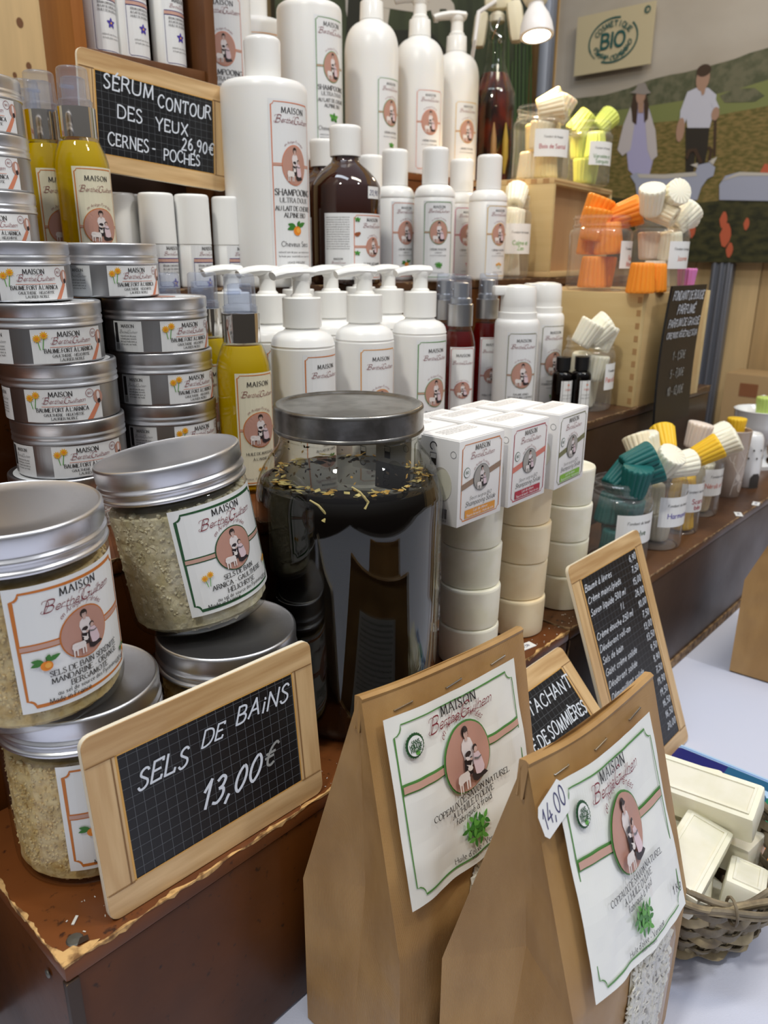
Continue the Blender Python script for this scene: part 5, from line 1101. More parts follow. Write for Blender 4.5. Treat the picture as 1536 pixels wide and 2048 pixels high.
x, r = mj_put(1122, 1230, 730, .475, Z2, .09, ['Paix et Sérénité'], 'k_salmon', 'clear jar of white wax melts behind the black vials, labelled Paix', .25, r=.033, lw=.042)
g = 'white melts in the jar behind the vials'
fill_melts((x, .475, Z2), r, .09, ['ivory'], 'white melt inside the Paix jar', g, 6,
 [('ivory', 'white wax melt on top right of the jar behind the vials', -.004, .002, .09, .2, .9, -.5), ('ivory', 'white wax melt tipped over in the middle of the heap behind the vials', -.016, -.008, .084, .3, .7, -.4), ('ivory', 'white wax melt at the left rim of the jar behind the vials', -.03, -.002, .082, .4, .3, 0), ('ivory', 'white wax melt with hollow end up at the front of the jar behind the vials', -.002, -.014, .074, .3, .0, 1)], .92, 6)
# ================================================================== step 3
XLa = big_shampoo('k_coral', 'fruit', 'Cheveux Secs'); XLg = big_shampoo('k_green', 'mint', 'Cheveux Normaux'); XLy = big_shampoo('k_mustard', 'fruit', 'Cheveux Gras')
gx = 'large white shampoo bottles'
XLa.put('large white shampoo bottle for dry hair in front, mandarin on its label', (P(535, 380, y=.675).x, .675, Z3), .0, gx)
def elixir():
    t = thing('elixir_bottle', 'amber elixir bottle', 'bottle'); r = .0395; H = .128
    prof = [(0, 0)]+rnd((r*.9, 0), (r, 0), (r, .005))+[(r, .05), (r, .076)]+rnd((r, .104), (r*.86, .118), (r*.42, .130), 9)+[(.0152, .133), (.015, .138)]
    lathe('glass_body', prof, MATS['amber_glass'], t, 56)
    lathe('cap', [(.0165, .136), (.0172, .1365), (.0176, .160)]+rnd((.0178, .163), (.0178, .167), (.015, .1675))+[(0, .168)], MATS['white_cap'], t, 36)
    a = Art(); w, h = .048, .07
    maison(a, w, h, 'k_coral', .5, .22, [('ELIXIR VITAMINÉ', .22, .075, 'serif', 'k_black'), ('DES 4 VOLEURS', .16, .075, 'serif', 'k_black')], None, .88, .79, ms=.09, ns=.6, xoff=.003)
    for (x, y, k) in ((-.018, .063, mint), (-.0185, .048, None), (-.0185, .028, mint), (-.018, .014, verbena), (-.01, .006, None), (.008, .007, mint)):
        if k: k(a, x, y, .004, 4)
        else: a.blob(x, y, .003, .0022, 'k_brown', 4); a.blob(x+.002, y+.001, .002, .0016, 'k_brown', 5)
    a.rect(-.056, 0, -w/2, h, 'paper_satin', 0)
    for k in range(14): greek(a, -.0405, h*(.93-.036*k), .027, .0014, 'k_black', seed=k)
    a.text('MAISON', -.04, h*.3, .0022, 'k_black', 2); script_name(a, -.04, h*.245, .016); greek(a, -.04, h*.19, .026, .0014); a.rect(-.052, .001, -.04, .008, 'k_grey', 1)
    for k in range(8): a.rect(-.052+k*.0013, .001, -.0515+k*.0013, .008, 'k_black', 2)
    a.text('100 ml', -.031, h*.1, .0022, 'k_black', 2, 'small')
    a.build('label', t, cylmap(r, .006), base=(-w/2, 0, w/2, h, 'paper_satin'))
    a = Art(); a.text('20,90', 0, .0035, .0052, 'k_blueink', 1, 'chalk', slant=.1)
    a.build('price_sticker', t, cylmap(r*1.003, .0915, -pi/2+.12), base=(-.0095, 0, .0095, .0125, 'paper_white')); return t
el = Kind(elixir)
el.put('amber elixir bottle with white cap and a price sticker on its shoulder', (P(692, 450, y=.668).x, .668, Z3), .0, 'amber elixir bottles')
el.put('amber elixir bottle half hidden behind the large shampoo bottle', (P(655, 400, y=.76).x, .765, Z3), .0, 'amber elixir bottles')
gc = 'shower cream bottles'
for (c, ic, px, yy, rz, lb) in (('k_coral', 'fruit', 789, .724, -.2, 'shower cream bottle with coral-framed label, right behind the amber elixir'), ('k_green', 'verbena', 868, .672, -.64, 'shower cream bottle with green-framed label and verbena leaves'), ('k_pink', 'k_pink', 920, .722, -.46, 'shower cream bottle with pink-framed label and a pink flower'), ('k_yellow', 'arnica', 974, .664, -.22, 'shower cream bottle with yellow-framed label, at the right end of the row')):
    creme_douche(c, ic).put(lb, (P(px, 450, y=yy).x, yy, Z3), rz, gc)
creme_douche('k_coral', 'fruit', .0235).put('shower cream bottle at the back, only its cap above the amber elixir', (P(742, 340, y=.79).x, .79, Z3), 0, gc)
ro = roll_on(); gr = 'short white eye serum bottles'
for px, py, yy, rz, lb in ((317, 470, .70, .1, 'short eye serum bottle right of the yellow oil bottle, first of the front row'), (388, 480, .69, .1, 'short eye serum bottle in the front row, under the chalkboard corner'), (460, 480, .688, .05, 'short eye serum bottle left of the large shampoo bottle'), (240, 450, .73, .2, 'short eye serum bottle touching the yellow oil bottle'), (284, 450, .735, .1, 'short eye serum bottle in the back row, left of the first front one'), (345, 460, .735, 0, 'short eye serum bottle in the back row, between two front ones'), (506, 480, .72, .05, 'short eye serum bottle squeezed against the large shampoo bottle')):
    ro.put(lb, (P(px, py, y=yy).x, yy, Z3), rz, gr)
rt = roll_on(True)
for px, lb in ((202, 'tall eye serum bottle on the cubby shelf, left of three'), (265, 'tall eye serum bottle on the cubby shelf, middle of three'), (338, 'tall eye serum bottle on the cubby shelf, right of three')):
    yy = .782+(.004 if px == 202 else 0); rt.put(lb, (P(px, 100, y=yy).x, yy, SH), .05, 'tall eye serum bottles in the cubby')
x, r = mj_put(974, 1056, 480, .698, Z3, .118, ['Calme et', 'Zen'], 'k_leaf2', 'clear jar of white wax melts labelled in green, left of the tall plywood box', -.35, r=.034, lw=.05)
fill_melts((x, .698, Z3), r, .115, ['ivory'], 'white melt inside the Calme jar', 'white melts in the jar left of the plywood box', 6,
 [('ivory', 'white wax melt standing on top of the jar left of the plywood box', .004, -.01, .1, pi+.1, .1, 0), ('ivory', 'white wax melt leaning right on top of the jar left of the plywood box', .02, .004, .105, -.2, .8, .2)], 1.05, 7)
# ================================================================== plywood and finger-jointed boxes
ply_l = wood('birch_left', (222, 200, 150), (206, 180, 128), 1, 8, .5, ring=3); ply_x = wood('birch_front', (216, 190, 140), (202, 172, 122), 0, 8, .5, ring=3); ply_p = wood('birch_inset', (196, 158, 116), (178, 138, 98), 2, 6, .5, ring=4)
mat('end_grain', (176, 138, 92), .7); mat('ply_edge', (190, 158, 112), .6)
def jointed_box(label, loc, rz, L, D, H, inset=None):
    t = thing('wooden_box', label, 'box', loc, rz); w = .0085
    if inset is None:
        box('end_panel', (0, 0, 0), (w, D, H), ply_l, t, .0006); box('end_panel', (L-w, 0, 0), (L, D, H), ply_l, t, .0006)
        box('front_panel', (w, 0, 0), (L-w, w, H), ply_x, t, .0004); box('rear_panel', (w, D-w, 0), (L-w, D, H), ply_x, t, .0004)
        box('top_panel', (w, w, H-.006), (L-w, D-w, H-.0006), ply_x, t)
        n = 9
        for k in range(n):
            z = H*(k+.5)/n; box('finger_joint', (-.0003, .0012, z-H/n*.24), (.0004, w*.8, z+H/n*.24), MATS['end_grain'], t)
    else:
        box('top_panel', (0, 0, H-w), (L, D, H), ply_x, t, .0006); box('bottom_panel', (0, 0, 0), (L, D, w), ply_x, t, .0006)
        box('end_panel', (0, 0, w), (w, D, H-w), ply_l, t, .0004); box('end_panel', (L-w, 0, w), (L, D, H-w), ply_l, t, .0004)
        box('inset_panel', (w, inset, w), (L-w, inset+.005, H-w), ply_p, t)
        for k in range(7): box('finger_joint', (-.0003, .008+k*.02, H-w*.9), (.0004, .018+k*.02, H-.001), MATS['end_grain'], t)
        box('ply_edge_line', (.001, -.0004, H-w*.62), (L-.001, 0, H-w*.4), MATS['end_grain'], t)
        a = Art(); a.blob(.036, .035, .006, .026, 'end_grain', 1, 16, .2); a.blob(.055, .05, .004, .02, 'end_grain', 1, 16, -.2); a.build('knot_mark', t, lambda u, v, h: (u, inset-h, v), -1)
    return t
pb = P(1267, 816, z=Z2); pc = P(1398, 786, z=Z2); an = atan2(pc.y-pb.y, pc.x-pb.x)
LB = jointed_box('pale finger-jointed wooden box holding up the orange melt jar', (pb.x, pb.y+.003, Z2), an, (pc-pb).length, .2, .142)
ZB = Z2+.142
pu = P(1112, 355, y=.66); an2 = radians(9)
UB = jointed_box('plywood box lying on its side on the pale box, sandalwood melts on top', (pu.x-.004, .66, Z3+.001), an2, .275, .105, pu.z-Z3-.001, .016)
ZU = pu.z
def big_jar_set(px0, px1, ym, yy, zz, h, lines, cm, label, lw, rz, r, cols, inlab, g, tops, sc, sd):
    x, r2 = mj_put(px0, px1, ym, yy, zz, h, lines, cm, label, rz, r=r, lw=lw); fill_melts((x, yy, zz), r or r2, h, cols, inlab, g, 6, tops, sc, sd); return x, r or r2
big_jar_set(1131, 1267, 500, .52, ZB+.0005, .094, ['Rose', 'Mimosa'], 'k_salmon', 'clear jar of orange wax melts on the pale jointed box', .05, .2, .0415, ['orange'], 'orange melt inside the jar on the pale box', 'orange melts in their jar',
 [('orange', 'orange wax melt standing tall out of the left of its jar', .0-.018, .004, .062, pi*.04, .12, 0), ('orange', 'orange wax melt lying on the rim with its wide end facing left', .02, -.002, .09, 1.2, -.5, .6), ('orange', 'orange wax melt tucked at the back of the orange heap', .004, .02, .08, .3, .2, 0)], 1.15, 8)
fondant('orange', 'orange wax melt standing on the pale box in front of the jasmine jar', (P(1282, 560, y=.434).x, .434, ZB+.0366), (pi, 0, .4), 1.0); fondant('orange', 'second orange wax melt on the pale box, partly behind the first', (P(1308, 560, y=.436).x, .436, ZB+.0356), (pi, 0, .8), .97)
big_jar_set(1258, 1378, 500, .462, ZB+.0005, .094, ['Jasmin'], 'k_coral', 'clear jar of ivory wax melts labelled Jasmin, right of the orange melts', .046, -.2, .0375, ['ivory', 'blush'], 'ivory melt inside the jar labelled Jasmin', 'ivory melts in the Jasmin jar',
 [('ivory', 'ivory wax melt highest on the Jasmin heap, wide end facing down left', -.004, -.002, .112, 1.0, 1.0, -1.1), ('ivory', 'ivory wax melt pointing left over the orange jar', -.034, .002, .096, .2, -.5, 0), ('ivory', 'ivory wax melt lying to the right over the Jasmin jar rim', .02, -.004, .086, .2, 1.25, -.3), ('cream', 'cream wax melt with its flat end facing the viewer on the Jasmin heap', -.016, -.024, .09, -1.1, -.3, 0), ('ivory', 'ivory wax melt at the front right of the Jasmin heap', .010, -.014, .08, .4, .7, 0)], 1.0, 9)
big_jar_set(1017, 1148, 300, .722, ZU+.0005, .108, ['Bois de Santal'], 'k_crimson', 'clear jar of ivory wax melts labelled Bois de Santal under the lamp', .06, -.6, .046, ['cream', 'warm'], 'cream melt inside the Bois de Santal jar', 'cream melts in the Bois de Santal jar',
 [('cream', 'cream wax melt on the left of the sandalwood heap, flat end facing the viewer', -.026, -.006, .098, 1.4, -.2, .6), ('warm', 'cream wax melt highest on the sandalwood heap, lit by the lamp', .004, .012, .106, 1.2, .2, .3), ('cream', 'cream wax melt on the right of the sandalwood heap, hollow end up', .028, -.004, .09, .35, .25, 0)], 1.15, 10)
big_jar_set(1138, 1211, 300, .705, ZU+.0005, .098, ['Verveine et', 'Sanguine'], 'k_leaf', 'clear jar of lime green wax melts labelled Verveine', .05, -.35, .04, ['lime'], 'lime green melt inside the Verveine jar', 'lime melts in the Verveine jar',
 [('lime', 'lime green wax melt standing askew above its jar', -.004, .0, .112, pi+.5, .4, 0), ('lime', 'lime green wax melt leaning at the right of the Verveine jar', .022, -.002, .088, .3, .8, 0)], 1.1, 11)
fondant('pink', 'pink wax melt showing above the tall black slate', (P(1371, 572, y=.436).x, .436, ZB+.002), (0, 0, 0), .75)
# tall slate
sl = thing('price_slate', 'tall black slate with chalk prices for the wax melts, hung on the pale box', 'sign', (0, 0, 0))
c_ = [P(1339, 572, y=.408), P(1405, 574, y=.4), P(1372, 838, y=.4), P(1302, 852, y=.408)]
ux = ((c_[1]-c_[0])+(c_[2]-c_[3])).normalized(); wd = .105; ht = c_[0].z-c_[3].z; o0 = Vector((c_[0].x, .4035, c_[3].z)); ux = Vector((1, -.02, 0)).normalized()
def slm(u, v, h): # slightly bowed board
    bow = .006*sin(pi*min(max(v/ht, 0), 1))-.004*(1-v/ht); return (o0.x+ux.x*(u)-.012*(1-v/ht)+h*ux.y, o0.y+ux.y*u-h+bow*.6, o0.z+v)
n_ = 14; V = []; F = []
for h_ in (0, -.003):
    for j in range(n_+1):
        for i in range(2): V.append(slm(i*wd, ht*j/n_, h_))
m_ = 2*(n_+1)
for j in range(n_):
    a_ = 2*j; F += [(a_, a_+1, a_+3, a_+2), (m_+a_, m_+a_+2, m_+a_+3, m_+a_+1), (a_, a_+2, m_+a_+2, m_+a_), (a_+1, m_+a_+1, m_+a_+3, a_+3)]
F += [(0, m_, m_+1, 1), (2*n_, 2*n_+1, m_+2*n_+1, m_+2*n_)]
mesh('slate_board', V, F, MATS['slate_black'], sl, 40)
a = Art()
for s, y, sz, m in (('FONDANT DE BOUGIE', .9, .0105, 'chalk'), ('PARFUMÉ', .8, .0115, 'chalk'), ('PARFUM DE GRASSE', .71, .0095, 'chalk'), ('CIRE 100% VÉGÉTALE SOJA', .63, .0075, 'chalk'), ('1 - 1,50€', .47, .0105, 'chalk_dim'), ('5 - 7,00€', .34, .0105, 'chalk_dim'), ('10 - 12,00€', .21, .0105, 'chalk_dim')):
    a.text(s, wd*.5, ht*y, sz, m, 1, 'chalk', slant=.15, jit=.05, cond=.8, maxw=wd*.88, bold=.75)
a.build('chalk_writing', sl, slm, .02, .0004)
# ================================================================== step 4
lit_g, lit_c, lit_y = litre_pump('k_green', 'mint'), litre_pump('k_coral', 'fruit'), litre_pump('k_yellow', 'arnica')
gl = 'one-litre pump bottles'; YP = .9
lit_g.put('litre pump bottle with green-framed label, left of the three', (P(743, 200, y=YP).x, YP, Z4), 0, gl)
lit_c.put('litre pump bottle with coral-framed label, in the middle', (P(836, 250, y=YP+.005).x, YP+.005, Z4), -.36, gl)
lit_y.put('litre pump bottle with yellow-framed label, beside the red-brown bottle', (P(908, 250, y=YP+.02).x, YP+.02, Z4), -.28, gl)
XLg.put('large white shampoo bottle with green-framed label on the top step', (P(622, 200, y=.875).x, .875, Z4), 0, gx)
XLy.put('large shampoo bottle with orange-yellow framed label behind the front one', (P(512, 100, y=.99).x, .99, Z4), -.35, gx)
XLa.put('large shampoo bottle right behind the cubby side, mandarin on its label', (P(437, 150, y=.9).x, .9, Z4), -.45, gx)
# swing-top bottle
YB = .955; xb = P(985, 250, y=YB).x
sb = thing('swing_top_bottle', 'tall swing-top bottle of red-brown liquid with herbs, lamp clipped to its neck', 'bottle', (xb, YB, Z4)); r = .0405
prof = [(0, 0)]+rnd((r*.9, 0), (r, 0), (r, .006))+[(r, .09), (r, .14)]+rnd((r, .172), (r*.72, .195), (r*.46, .222), 10)+[(.0165, .245), (.0155, .262), (.0175, .264), (.0175, .270), (.0155, .272), (.0155, .29)]
lathe('glass_wall', prof, MATS['clear_glass'], sb, 56, cap=False)
lv2 = .208; lathe('liquid', [(0, .003)]+[(q*.955, max(z, .004)) for q, z in prof[1:] if z < lv2]+[(0, lv2)], mat('red_brown', (112, 34, 16), .06, coat=.4, var=((34, 14, 12), 30, (1, 1, .7))), sb, 56)
mat('chilli', (178, 150, 60), .4); mat('chilli2', (168, 130, 84), .4)
for dx, m in ((-.012, 'chilli2'), (.012, 'chilli')):
    b = MB(); c = ray(985, 250); base = Vector((dx*.75-.0225, -dx*.6-.0245-.009, 0)); b.tube([base+Vector((0, 0, .03)), base+Vector((.001, 0, .06)), base+Vector((.0, 0, .09)), base+Vector((-.001, 0, .118))], [.002, .006, .0052, .001], 10); b.build('chilli', MATS[m], sb)
lathe('stopper', [(.0125, .29), (.0145, .292), (.0145, .302), (.01, .308), (0, .309)], mat('porcelain', (236, 232, 214), .2), sb, 32)
for s in (-1, 1): MB().tube([(-.019*.7, -.017*s*.6-.01, .262), (-.018, -.006+s*.004, .275), (-.008, .0+s*.012, .295), (0, 0, .308)], .0013, 8).build('wire_bail', MATS['chrome'], sb)
MB().tube([(-.016+.004*cos(k), -.02, .256+.004*sin(k)) for k in [j*.6 for j in range(11)]], .0011, 6, closed=True).build('wire_loop', MATS['chrome'], sb)
# clip lamp
mat('clip_cream', (232, 224, 196), .35); mat('bulb_white', (238, 236, 236), .3)
LP_ = P(1073, 55, d=1.2)
lp = thing('clip_lamp', 'white clip-on spot lamp shining above the sandalwood melts', 'lamp', (0, 0, 0))
neck = Vector((xb, YB, Z4+.288)); rgt = Vector((ray(1024, 100).x, ray(1024, 100).y, 0)).normalized(); side = Vector((rgt.y, -rgt.x, 0))
def pad(c, tilt, w, h, d, name):
    M = Matrix.Translation(c) @ Matrix((side, Vector((0, 0, 1)).cross(side)*-1, Vector((0, 0, 1)))).transposed().to_4x4() @ Matrix.Rotation(tilt, 4, 'Y')
    b = MB(); b.box((-w/2, -d/2, -h/2), (w/2, d/2, h/2), min(w, d)*.45, M=M); return b.build(name, MATS['clip_cream'], lp)
pad(neck-side*.031+Vector((0, 0, -.008)), .12, .026, .062, .03, 'clip_jaw'); pad(neck+side*.034-rgt*.012+Vector((0, 0, .0)), -.18, .03, .07, .034, 'clip_jaw')
pad(neck+Vector((0, 0, .036))-rgt*.004, 0, .05, .03, .026, 'clip_hinge')
bc = LP_; ax = Vector((-.12, -.18, -.97)).normalized(); Mb = Matrix.Translation(bc) @ ax.to_track_quat('Z', 'Y').to_matrix().to_4x4()
MB().lathe([(.0, -.052), (.012, -.052), (.0125, -.03), (.014, -.027), (.02, -.017), (.0245, -.004), (.0262, .008), (.0265, .012), (.0255, .013)], 40, M=Mb).build('bulb_housing', MATS['bulb_white'], lp)
bulb_m = bpy.data.materials.new('bulb_glow'); bulb_m.use_nodes = True; bn_ = bulb_m.node_tree.nodes['Principled BSDF']; bn_.inputs['Emission Color'].default_value = (1, .86, .62, 1); bn_.inputs['Emission Strength'].default_value = 26
MB().lathe([(.0255, .0122), (.018, .0135), (0, .0142)], 40, M=Mb).build('bulb_face', bulb_m, lp)
MB().lathe([(.0, -.085), (.02, -.085), (.022, -.07), (.019, -.055), (.0235, -.05), (.0165, -.036), (.0125, -.034)], 32, M=Mb).build('lamp_socket', MATS['clip_cream'], lp)
top = Mb @ Vector((0, 0, -.085)); MB().tube([neck+Vector((0, 0, .05)), neck+Vector((.02, 0, .09))+side*.02, (neck+top)/2+Vector((0, 0, .09)), top+Vector((0, 0, .05)), top], .006, 10).build('lamp_arm', MATS['clip_cream'], lp)
cp = P(925, 190, y=YB+.05)
MB().tube([Vector((cp.x-.004, cp.y, Z4+.002)), Vector((cp.x, cp.y-.01, Z4+.1)), P(938, 150, y=YB-.005), P(950, 80, y=YB-.03), P(957, 25, y=YB-.028), neck+Vector((0, 0, .04))], .0036, 8).build('power_cable', MATS['bulb_white'], lp)
lb_ = bpy.data.lights.new('bulb_light', 'SPOT'); lb_.energy = 8.0; lb_.color = (1, .74, .42); lb_.spot_size = radians(120); lb_.spot_blend = .7; lb_.shadow_soft_size = .022
lo = bpy.data.objects.new('bulb_light', lb_); COL.objects.link(lo); lo.location = bc+ax*.017; lo.rotation_euler = ax.to_track_quat('-Z', 'Y').to_euler()
# ================================================================== printed wood-framed chalk signs
fr_w = wood('frame_wood_x', (222, 190, 142), (184, 146, 98), 0, 26, .4, ring=7, coat=.15); fr_v = wood('frame_wood_y', (228, 198, 150), (196, 160, 112), 1, 26, .4, ring=6, coat=.15)
mat('frame_line', (206, 158, 84), .4); mat('frame_joint', (132, 96, 58), .5); mat('card_edge', (236, 226, 204), .5)
def sign(name, label, o, ux, uy, w, h, fw, writes, grid=.0058, inner=None):
    """rounded card: four wood rails around a squared black field; o = lower left corner"""
    ux = Vector(ux).normalized(); uy = Vector(uy); uy = (uy-uy.dot(ux)*ux).normalized(); nn = ux.cross(uy)
    t = thing(name, label, 'sign'); t.matrix_world = Matrix.Translation(o) @ Matrix((ux, uy, nn)).transposed().to_4x4()
    r = .006; pts = []
    for cx, cy, a0 in ((w-r, r, -90), (w-r, h-r, 0), (r, h-r, 90), (r, r, 180)): pts += [(cx+r*cos(radians(a0+k*22.5)), cy+r*sin(radians(a0+k*22.5))) for k in range(5)]
    n = len(pts); V = [(x, y, -.0028) for x, y in pts]+[(x, y, 0) for x, y in pts]; mesh('card_board', V, [tuple(reversed(range(n))), tuple(range(n, 2*n))]+[(i, (i+1) % n, n+(i+1) % n, n+i) for i in range(n)], MATS['card_edge'], t, 30)
    def rail(pts2, m, nm='frame_rail'):
        k = len(pts2); mesh(nm, [(x, y, 0) for x, y in pts2]+[(x, y, .0005) for x, y in pts2], [tuple(range(k, 2*k))]+[(i, (i+1) % k, k+(i+1) % k, k+i) for i in range(k)], m, t, 0)
    def cor(cx, cy, a0, a1): return [(cx+(r-.0003)*cos(radians(a0+(a1-a0)*k/5)), cy+(r-.0003)*sin(radians(a0+(a1-a0)*k/5))) for k in range(6)]
    e = .0003; q = .0004
    rail([(e, h-fw)]+[(w-e, h-fw)]+cor(w-r, h-r, 0, 90)+cor(r, h-r, 90, 180), fr_w); rail(cor(r, r, 180, 270)+cor(w-r, r, 270, 360)+[(w-e, fw), (e, fw)], fr_w)
    rail([(e, fw+q), (fw, fw+q), (fw, h-fw-q), (e, h-fw-q)], fr_v); rail([(w-fw, fw+q), (w-e, fw+q), (w-e, h-fw-q), (w-fw, h-fw-q)], fr_v)
    a = Art(); g = fw*.28
    a.rect(fw, fw, w-fw, h-fw, 'slate_black', 1)
    for x0, y0, x1, y1 in ((fw, fw, w-fw, fw+.0008), (fw, h-fw-.0008, w-fw, h-fw), (fw, fw, fw+.0012, h-fw), (w-fw-.0008, fw, w-fw, h-fw)): a.rect(x0, y0, x1, y1, 'frame_line', 3)
    x = fw+grid
    while x < w-fw: a.rect(x, fw, x+.00022, h-fw, 'slate_line', 2); x += grid
    y = fw+grid
    while y < h-fw: a.rect(fw, y, w-fw, y+.00022, 'slate_line', 2); y += grid
    for (x0, y0, x1, y1) in ((.001, h-fw-.0003, fw, h-fw+.0003), (w-fw, h-fw-.0003, w-.001, h-fw+.0003), (.001, fw-.0003, fw, fw+.0003), (w-fw, fw-.0003, w-.001, fw+.0003), (fw*.86, fw, fw*.9, h-fw), (w-fw*.9, fw, w-fw*.86, h-fw)): a.rect(x0, y0, x1, y1, 'frame_joint', 5)  # dark rail joints and inner bevel lines of the frame
    for s, x, y, sz, al_, sl_, mw, m in writes: a.text(s, x*w, y*h, sz*h, m, 4, 'chalk', al_, slant=sl_, jit=.06, maxw=mw and mw*w, track=.24)
    a.build('chalk_field', t, lambda u, v, q_: (u, v, q_), -1, .00014)
    return t
# bath salts sign at the front edge
bl_, br_ = P(218, 1844, z=Z1+.0003), P(640, 1577, z=Z1+.0003); o = Vector((bl_.x, .3035, Z1+.0003)); uxs = Vector((br_.x-bl_.x, br_.y-bl_.y-.001, 0)); wS = uxs.length
tlp = P(180, 1512, y=.312); hS = (tlp-bl_).length
bsg = sign('chalk_sign', 'wood-framed chalkboard reading SELS DE BAINS 13,00 at the front of the chest', o, uxs, (0, .09, 1), wS, .1035, .0155,
 [('SELS', .17, .62, .1, 'l', .35, None, 'chalk'), ('DE', .44, .67, .085, 'l', .4, None, 'chalk'), ('BAiNS', .6, .7, .095, 'l', .35, None, 'chalk'), ('13,00', .4, .32, .135, 'l', .45, None, 'chalk'), ('€', .7, .36, .12, 'l', .5, None, 'chalk_dim')])
# eye serum sign hung on the cubby
YE = .70; c_ = [P(155, 97, y=YE), P(442, 178, y=YE), P(447, 371, y=YE), P(192, 334, y=YE)]
sign('chalk_sign', 'wood-framed chalkboard reading SÉRUM CONTOUR DES YEUX 26,90 below the serum shelf', c_[3]+Vector((-.012, 0, -.002)), (c_[1]-c_[0]), (0, .03, 1), (c_[1]-c_[0]).length+.006, (c_[1]-c_[2]).length*1.1, .0145,
 [('SÉRUM', .15, .72, .12, 'l', .1, None, 'chalk'), ('CONTOUR', .5, .66, .115, 'l', .1, .38, 'chalk'), ('DES', .23, .49, .11, 'l', .05, None, 'chalk'), ('YEUX', .48, .46, .11, 'l', .05, None, 'chalk'), ('CERNES', .16, .24, .105, 'l', .05, .26, 'chalk'), ('-', .45, .24, .1, 'l', 0, None, 'chalk'), ('POCHES', .53, .2, .1, 'l', .05, .26, 'chalk'), ('26,90€', .66, .33, .11, 'l', .1, .24, 'chalk')], grid=.0065)
# price list leaning by the long chest
tl_, tr_, br2 = P(1127, 1135, y=.303), P(1270, 1060, y=.303), P(1375, 1480, z=ZT+.001)
uxm = Vector((tr_.x-tl_.x, 0, 0)); wM = uxm.x; dn = Vector((0, br2.y-tr_.y, br2.z-tr_.z)); hM = dn.length
lines = [('Baume à lèvres', '6,90'), ('Crème mains/pieds', '7,50'), ('Savon liquide 500 ml', '15,00'), ('1 l.', '26,00'), ('Crème douche 250 ml', '10,00'), ('Déodorant roll-on', '7,50'), ('Sels de bain', '13,00'), ('Galet crème solide', '13,50'), ('Déodorant solide', '9,50'), ('Démaquillant solide', '9,90'), ('Shampooing solide', '7,50'), ('Huile de massage', '19,90'), ('Huile capillaire', '19,50'), ('Crème visage', '16,50'), ('Lait corporel', '16,50'), ('Sérum Maison', '20,00')]
ws = []
for k, (s, p_) in enumerate(lines):
    y = .885-.051*k; ws += [(s, .13 if s != '1 l.' else .5, y-.012, .026, 'l', .35, .52, 'chalk'), (p_, .86, y, .027, 'r', .3, None, 'chalk')]
sign('price_list_sign', 'tall wood-framed chalkboard with a handwritten price list, leaning by the long chest', Vector((tl_.x+.006, br2.y, br2.z)), uxm, -dn, wM, hM, .0155, ws, grid=.0062)
# smaller stain remover sign lying back
trs = P(1120, 1290, y=.292); 
sign('chalk_sign', 'wood-framed chalkboard for the stain remover, tilted far back behind the kraft bags', trs+Vector((-.14, -.0810, -.0860)), (1, 0, 0), (0, 1, 1.06), .14, .118, .0155,
 [('DÉTACHANT', .88, .72, .085, 'r', .15, .6, 'chalk'), ('TERRE DE SOMMIÈRES', .88, .52, .085, 'r', .15, .76, 'chalk'), ('5€ L\'UN', .55, .33, .085, 'r', .15, None, 'chalk'), ('DEUX', .86, .33, .075, 'r', .15, None, 'chalk')])
# ================================================================== kraft bags of soap flakes
def kraft_mat(name, c, c2):
    m = mat(name, c, .42, var=(c2, 30, (1, 1, .3)), sss=0, coat=.08); N = m.node_tree.nodes; L = m.node_tree.links; b = N['Principled BSDF']
    uv = N.new('ShaderNodeUVMap'); w = N.new('ShaderNodeTexWave'); w.inputs['Scale'].default_value = 72; w.inputs['Distortion'].default_value = .6; w.inputs['Detail'].default_value = 1; L.new(uv.outputs[0], w.inputs['Vector'])
    n = N.new('ShaderNodeTexNoise'); n.inputs['Scale'].default_value = 26; n.inputs['Detail'].default_value = 3; tcn = N.new('ShaderNodeTexCoord'); L.new(tcn.outputs['Object'], n.inputs[0])
    b1 = N.new('ShaderNodeBump'); b1.inputs['Strength'].default_value = .35; b1.inputs['Distance'].default_value = .004; L.new(n.outputs[0], b1.inputs['Height'])
    b2 = N.new('ShaderNodeBump'); b2.inputs['Strength'].default_value = .4; b2.inputs['Distance'].default_value = .0008; L.new(w.outputs['Fac'], b2.inputs['Height']); L.new(b1.outputs[0], b2.inputs['Normal'])
    mx = N.new('ShaderNodeMix'); mx.data_type = 'RGBA'; mx.blend_type = 'MULTIPLY'; mx.inputs[0].default_value = 1; cr2 = N.new('ShaderNodeMapRange'); cr2.inputs[3].default_value = .86; cr2.inputs[4].default_value = 1.04; L.new(w.outputs['Fac'], cr2.inputs[0]); src = b.inputs['Base Color'].links[0].from_socket; L.new(src, mx.inputs[6]); L.new(cr2.outputs[0], mx.inputs[7]); L.new(mx.outputs[2], b.inputs['Base Color'])  # rib shading put into the colour: grooves darkened along the wave
    L.new(b2.outputs[0], b.inputs['Normal'])
    return m
kraft = kraft_mat('kraft_paper', (190, 150, 96), (174, 134, 82)); mat('kraft_inside', (150, 112, 66), .7); mat('staple_steel', (190, 188, 182), .25, 1)
mat('soap_flakes', (240, 236, 220), .5, sss=.3)
